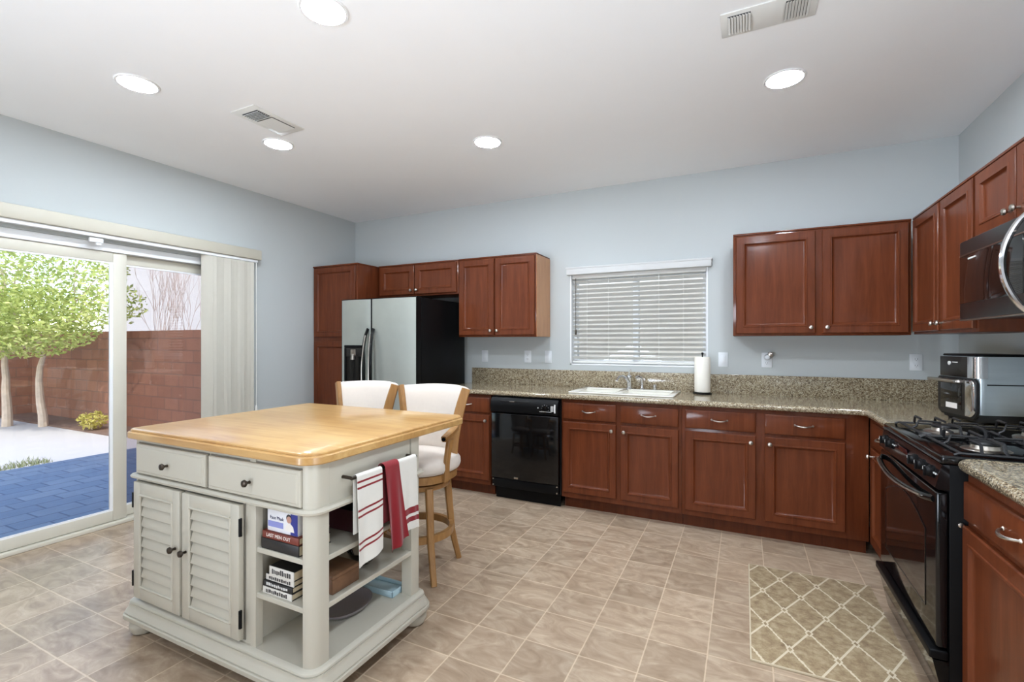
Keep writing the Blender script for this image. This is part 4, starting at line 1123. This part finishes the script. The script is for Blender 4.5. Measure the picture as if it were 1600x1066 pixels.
text_obj('lettering', 'Face Mask', 0.0185, M['ink_navy'], bx, (0.053, -0.0008, 0.052), FRONT, 0.0003)
def marks(par, w_, h, seed, mat):
    rnd = random.Random(seed); q = MB(); x = w_ * 0.12
    while x < w_ * 0.86:
        d_ = 0.004 + rnd.random() * 0.006
        q.box(x, x + d_, -0.0028, -0.0020, h * (0.22 + 0.1 * rnd.random()), h * (0.62 + 0.2 * rnd.random())); x += d_ + 0.0035
    q.build('spine_pattern', mat, par, smooth=False)
zz = 0.372
for (lb, x0, x1, y0, h, cov, spn, sd) in (('black-covered book with a white spine at the bottom of the lower shelf stack', -1.672, -1.512, 1.232, 0.026, M['book_black'], M['book_white'], 4),
                          ('slim black-spined book second from the bottom of the lower shelf stack', -1.672, -1.512, 1.234, 0.022, M['book_black'], M['book_black'], 5),
                          ('white-spined book third from the bottom of the lower shelf stack', -1.664, -1.510, 1.240, 0.022, M['book_black'], M['book_white'], 6),
                          ('black-covered book with a white spine on top of the lower shelf stack', -1.640, -1.506, 1.236, 0.036, M['book_black'], M['book_white'], 7)):
    t, w_, d_, sp_ = book(lb, x0, x1, y0, y0 + 0.140, zz, h, cov, spn)
    marks(sp_, w_, h, sd, M['ink_dark'] if spn is not M['book_black'] else M['white_marks'])
    zz += h + 0.0008
bb = thing('wooden_box', 'brown wooden box on the lower island shelf behind the corner post', 'box', (-1.560, 1.330, 0.3726))
MB().box(0, 0.150, 0, 0.140, 0, 0.056, 0.003).build('body', M['brown_box'], bb); MB().box(-0.002, 0.152, -0.002, 0.142, 0.0565, 0.072, 0.003).build('lid', M['brown_box'], bb)
mb_ = thing('storage_box', 'dark maroon box on the upper island shelf behind the striped towel', 'box', (-1.640, 1.480, 0.5486))
MB().box(0, 0.200, 0, 0.260, 0, 0.090, 0.004).build('body', M['maroon'], mb_); MB().box(-0.003, 0.203, -0.003, 0.263, 0.0905, 0.125, 0.004).build('lid', M['black_satin'], mb_)
q = MB(); q.loops([[(rx * math.cos(2 * PI * i / 40), ry * math.sin(2 * PI * i / 40), z) for i in range(40)] for (rx, ry, z) in ((0.075, 0.09, 0), (0.095, 0.115, 0.014), (0.105, 0.130, 0.030), (0.101, 0.126, 0.030), (0.09, 0.11, 0.018), (0.06, 0.08, 0.006))])
tag(q.build('oval_platter', M['tray_grey'], None, (-1.585, 1.565, 0.1636)), 'grey oval platter on the bottom island shelf', 'platter')
tr = thing('glass_tray', 'pale blue glass tray at the far end of the bottom island shelf', 'tray', (-1.615, 1.745, 0.1636))
MB().box(-0.06, 0.16, -0.022, 0.070, 0, 0.010, 0.003).build('base', M['tray_blue'], tr)
q = MB()
for (a, b, c, d) in ((-0.066, 0.166, -0.026, -0.020), (-0.066, 0.166, 0.068, 0.074), (-0.066, -0.060, -0.026, 0.074), (0.160, 0.166, -0.026, 0.074)): q.box(a, b, c, d, 0.0, 0.028, 0.002)
q.build('rim', M['tray_blue'], tr)
gb = MB(); gb.lathe([(0.030, 0), (0.034, 0.004), (0.058, 0.030), (0.072, 0.062), (0.069, 0.062), (0.055, 0.032), (0.028, 0.008)], (0, 0, 0), 20)
tag(gb.build('glass_bowl', M['clear_glass'], None, (-1.500, 1.590, 0.3726)), 'clear glass bowl on the lower island shelf below the towels', 'bowl')

# ------------------------------------------------------------------ bar stools (front faces -y)
SW, SF = M['stool_wood'], M['stool_fabric']
def make_stool():
    t = thing('bar_stool', 'cream upholstered wooden bar stool at the right end of the island', 'bar stool', (0, 0, 0), 0, 'bar stools at the island')
    # legs
    for (sx, sy) in ((-1, -1), (1, -1), (1, 1), (-1, 1)):
        q = MB(); pts = []
        for i in range(9):
            k = i / 8; sp_ = 0.128 + 0.036 * (1 - k) + 0.020 * max(0, 0.35 - k) / 0.35
            lx, ly = sx * sp_, sy * sp_; ct_, st_ = math.cos(0.19), math.sin(0.19)
            pts.append((lx * ct_ - ly * st_, lx * st_ + ly * ct_, 0.0005 + 0.515 * k))
        q.rail(pts, [0.016 + 0.006 * (i / 8) for i in range(9)], [0.016 + 0.006 * (i / 8) for i in range(9)], up=(sx, -sy, 0))
        q.build('leg', SW, t)
    q = MB(); R = 0.196
    L = []
    n = 40
    for i in range(n):
        a = 2 * PI * i / n; ca, sa = math.cos(a), math.sin(a)
        L.append([(ca * (R + dx), sa * (R + dx), 0.235 + dz) for dx, dz in ((0.012, 0.02), (0.012, -0.02), (-0.012, -0.02), (-0.012, 0.02))])
    q.loops(L, closed=True); q.build('foot_ring', SW, t)
    q = MB(); q.lathe([(0.150, 0.500), (0.185, 0.500), (0.190, 0.508), (0.190, 0.528), (0.150, 0.530)], seg=36); q.build('leg_collar', SW, t)
    q = MB(); q.lathe([(0.10, 0.5305), (0.10, 0.545)], seg=24); q.build('swivel', M['black_satin'], t)
    def dshape(r, sq=0.86):
        out = []
        for i in range(40):
            a = 2 * PI * i / 40; x, y = math.cos(a), math.sin(a)
            out.append((r * 1.05 * math.copysign(abs(x) ** 0.8, x), r * (1.0 if y > 0 else 1.02) * math.copysign(abs(y) ** 0.85, y)))
        return out
    q = MB(); q.loops([[(x, y, z) for x, y in dshape(r)] for (r, z) in ((0.195, 0.5455), (0.210, 0.549), (0.212, 0.592), (0.205, 0.595))]); q.build('seat_frame', SW, t)
    q = MB(); q.loops([[(x, y, z) for x, y in dshape(r)] for (r, z) in ((0.200, 0.5955), (0.222, 0.600), (0.230, 0.622), (0.228, 0.650), (0.212, 0.672), (0.170, 0.686), (0.09, 0.692), (0.02, 0.693))]); q.build('seat_cushion', SF, t, ang=80)
    # curved back
    def rad(z): return 0.202 + 0.080 * max(0, (z - 0.62) / 0.44) ** 1.9
    half = math.radians(56)
    zsx = [0.655 + 0.400 * i / 10 for i in range(11)]
    def bpt(a, z, r): return (r * math.sin(a) * 1.02, r * math.cos(a) * 0.98, z)
    q = MB(); L = []
    na = 20
    for j in range(na + 1):
        a = -half + 2 * half * j / na
        crown = 0.010 * math.cos(a * 1.5)
        fr_ = [bpt(a, z + (crown * (i / 10)), rad(z) - 0.020) for i, z in enumerate(zsx)]
        bk = [bpt(a, z + (crown * (i / 10)), rad(z) + 0.016) for i, z in enumerate(zsx)]
        fr_[-1] = bpt(a, zsx[-1] + crown - 0.006, rad(zsx[-1]) - 0.018)
        top_ = bpt(a, zsx[-1] + crown + 0.005, rad(zsx[-1]) - 0.002)
        L.append(fr_ + [top_] + bk[::-1])
    q.loops(L); q.build('backrest', SF, t, ang=60)
    for s in (-1, 1):
        q = MB(); a = s * (half + 0.055)
        zz_ = [0.56 + 0.500 * i / 12 for i in range(13)]
        q.rail([bpt(a, z, rad(z) - 0.002) for z in zz_], 0.014, [0.026 + 0.004 * math.sin(PI * i / 12) for i in range(13)], up=(math.sin(a), math.cos(a), 0))
        st_ = q.build('back_stile', SW, t)
        # fabric piping between stile and panel
        q = MB(); q.tube([bpt(s * (half + 0.004), z, rad(z) - 0.020) for z in zsx], 0.005, 6); q.build('piping', SF, st_)
        # arm: straight pad on a flat post
        q = MB(); a2 = s * (half + 0.08)
        p0 = Vector(bpt(a2, 0.838, rad(0.838))); p3 = Vector((s * 0.246, -0.095, 0.800))
        sm = [p0.lerp(p3, i / 8) + Vector((s * 0.010 * math.sin(PI * i / 8), 0, 0.004 * math.sin(PI * i / 8))) for i in range(9)]
        q.rail(sm, [0.017 + 0.004 * math.sin(PI * i / 8) for i in range(9)], 0.017, up=(0, 0, 1)); am = q.build('arm', SW, t)
        q = MB(); dv = (p3 - sm[-2]).normalized(); q.tube([p3 - dv * 0.004, p3 + dv * 0.006], [0.0125, 0.011], 12); tag(q.build('arm_cap', M['black_satin'], am), 'dark arm end cap')
        q = MB(); pp = []
        for i in range(9):
            k = i / 8; pp.append((s * (0.222 + 0.022 * k), -0.040 + 0.012 * k - 0.012 * math.sin(PI * k), 0.552 + 0.236 * k))
        q.rail(pp, [0.026 - 0.006 * math.sin(PI * i / 8) for i in range(9)], 0.012, up=(1, 0, 0)); q.build('arm_post', SW, t)
    return t
st1 = make_stool()
st1.location = (-1.742, 2.300, 0); st1.rotation_euler = (0, 0, 0)
st2 = dup(st1, (-2.290, 2.312, 0), math.radians(2), 'cream upholstered wooden bar stool in the middle of the island, in front of the refrigerator')

# ------------------------------------------------------------------ outside the patio door
GZ = -0.20
q = MB(); q.box(-40, XL - 0.16, -25, 30, GZ - 0.2, GZ); struct(q.build('ground', M['ground_pale'], smooth=False))
q = MB(); q.box(-7.85, XL - 0.16, -9, 4.45, GZ, GZ + 0.02); struct(tag(q.build('patio_floor', M['pavers'], smooth=False)))
q = MB(); q.box(XL - 0.42, XL - 0.155, DY0 - 0.1, DY1 + 0.1, GZ + 0.02, -0.02); struct(q.build('door_step_slab', M['ground_pale'], smooth=False))
q = MB(); q.box(-13.9, -4.6, 4.65, 4.85, GZ, 1.535); struct(q.build('wall_garden_side', M['block_x'], smooth=False))
q = MB(); q.box(-13.9, -13.7, -12, 4.65, GZ, 1.535); struct(q.build('wall_garden_far', M['block_y'], smooth=False))
q = MB(); q.box(-13.7, -9.0, 4.10, 4.65, GZ, GZ + 0.03); struct(q.build('ground_bed', M['soil'], smooth=False))
q = MB(); q.box(-26, 6, 11.0, 11.4, GZ, 6.5); struct(q.build('exterior_house_wall', M['stucco'], smooth=False))
q = MB(); q.box(-3.9, 6, 6.4, 6.6, GZ, 2.1); struct(q.build('wall_garden_near', M['stucco'], smooth=False))

def leaves(n, cen, rad_, size, mb, rnd, shell=0.55, ymax=0.40):
    for i in range(n):
        while True:
            p = Vector((rnd.uniform(-1, 1), rnd.uniform(-1, 1), rnd.uniform(-1, 1)))
            if p.length < 1 and (p.length > shell or rnd.random() < 0.35): break
        c = Vector((cen[0] + p.x * rad_[0], cen[1] + p.y * rad_[1], cen[2] + p.z * rad_[2]))
        d = Vector((rnd.gauss(0, 1), rnd.gauss(0, 1), rnd.gauss(0, 0.7) - 0.2)).normalized()
        u = d.cross(Vector((rnd.gauss(0, 1), rnd.gauss(0, 1), rnd.gauss(0, 1)))).normalized()
        s_ = size * rnd.uniform(0.6, 1.3)
        if c.y > ymax or c.x < -1.75: continue
        vs = [mb.bm.verts.new(c + d * (s_ * a) + u * (s_ * b)) for a, b in ((-1, 0), (-0.2, 0.38), (1, 0), (-0.2, -0.38))]
        mb.bm.faces.new(vs)

def branch(mb, p, d, l, r, depth, rnd, spread=0.6, up=0.15, kids=(2, 3), tips=None, sg=5):
    pts = [p]; cur = p.copy(); dd = d.copy(); rr = [r]
    for i in range(6):
        dd = (dd + Vector((rnd.gauss(0, 0.07), rnd.gauss(0, 0.07), rnd.gauss(0, 0.05) + up * 0.15))).normalized()
        cur = cur + dd * l / 6; pts.append(cur.copy()); rr.append(r * (1 - 0.08 * (i + 1)))
    mb.tube(pts, rr, sg)
    if tips is not None: tips.append(cur.copy())
    if depth > 0:
        for k in range(rnd.randint(*kids)):
            nd_ = (dd + Vector((rnd.gauss(0, spread), rnd.gauss(0, spread), rnd.gauss(0, spread * 0.6) + up))).normalized()
            branch(mb, cur, nd_, l * rnd.uniform(0.6, 0.85), r * 0.58, depth - 1, rnd, spread, up, kids, tips, sg)

rnd = random.Random(11)
tree = thing('yard_tree', 'leafy green tree with pale twin trunks outside the patio door', 'tree', (-11.8, 3.9, GZ))
tips = []
tb = MB(); branch(tb, Vector((0.32, 0.15, 0)), Vector((0.10, -0.08, 1)), 1.30, 0.075, 3, rnd, 0.55, 0.25, (2, 3), tips, 10)
tb.build('trunk', M['bark'], tree)
tb = MB(); branch(tb, Vector((-0.30, -0.13, 0)), Vector((0.12, -0.02, 1)), 1.35, 0.080, 3, rnd, 0.55, 0.25, (2, 3), tips, 10)
branch(tb, Vector((-0.05, -0.13, 1.35)), Vector((0.9, 0.02, 0.25)), 1.2, 0.035, 2, rnd, 0.4, 0.1, (2, 3), tips, 5)
tb.build('trunk', M['bark'], tree)
cr = MB()
leaves(9000, (0.7, -0.75, 2.67), (2.1, 1.4, 1.25), 0.050, cr, rnd, 0.45, 0.62)
leaves(5600, (0.9, -0.45, 1.87), (1.9, 1.0, 0.62), 0.048, cr, rnd, 0.2, 0.62)
leaves(3400, (-0.9, -0.8, 1.92), (1.2, 0.9, 0.8), 0.048, cr, rnd, 0.2, 0.62)
leaves(520, (2.75, 0.15, 2.15), (0.50, 0.42, 0.36), 0.045, cr, rnd, 0.1, 0.62)
leaves(220, (2.55, 0.15, 2.75), (0.34, 0.30, 0.30), 0.045, cr, rnd, 0.1, 0.62)
cr.build('crown', M['leaf'], tree, smooth=False)
bs = thing('dry_shrub', 'bare dry shrub showing above the block wall', 'shrub', (-12.0, 6.2, GZ))
tb = MB()
for k in range(12):
    branch(tb, Vector((rnd.uniform(-0.5, 0.5), rnd.uniform(-0.3, 0.3), 0)), Vector((rnd.gauss(0, 0.20), rnd.gauss(0, 0.15), 1)), 1.30, 0.014, 3, rnd, 0.26, 0.35, (2, 3), None, 4)
tb.build('twigs', M['twig'], bs)
sb = thing('garden_bush', 'small yellow-green bush at the foot of the block wall', 'bush', (-10.05, 4.18, GZ + 0.03))
tb = MB()
for k in range(8): branch(tb, Vector((0, 0, 0)), Vector((rnd.gauss(0, 0.6), rnd.gauss(0, 0.6), 1)), 0.14, 0.006, 1, rnd, 0.5, 0.2, (2, 2), None, 4)
tb.build('stems', M['twig'], sb)
cr = MB(); leaves(420, (0, 0, 0.17), (0.24, 0.20, 0.15), 0.035, cr, rnd, 0.2); cr.build('foliage', M['bush_leaf'], sb, smooth=False)
gr = MB()
for i in range(2600):
    x = -7.95 - abs(rnd.gauss(0, 0.16)); y = rnd.uniform(-1.5, 2.9)
    h_ = rnd.uniform(0.02, 0.07); a = rnd.uniform(0, PI); w_ = 0.006
    dx, dy = math.cos(a) * w_, math.sin(a) * w_
    vs = [gr.bm.verts.new((x - dx, y - dy, GZ)), gr.bm.verts.new((x + dx, y + dy, GZ)), gr.bm.verts.new((x + rnd.gauss(0, 0.02), y + rnd.gauss(0, 0.02), GZ + h_))]
    gr.bm.faces.new(vs)
tag(gr.build('lawn_grass', M['blade'], smooth=False), 'strip of short grey-green grass along the patio pavers', 'grass', None, 'stuff')
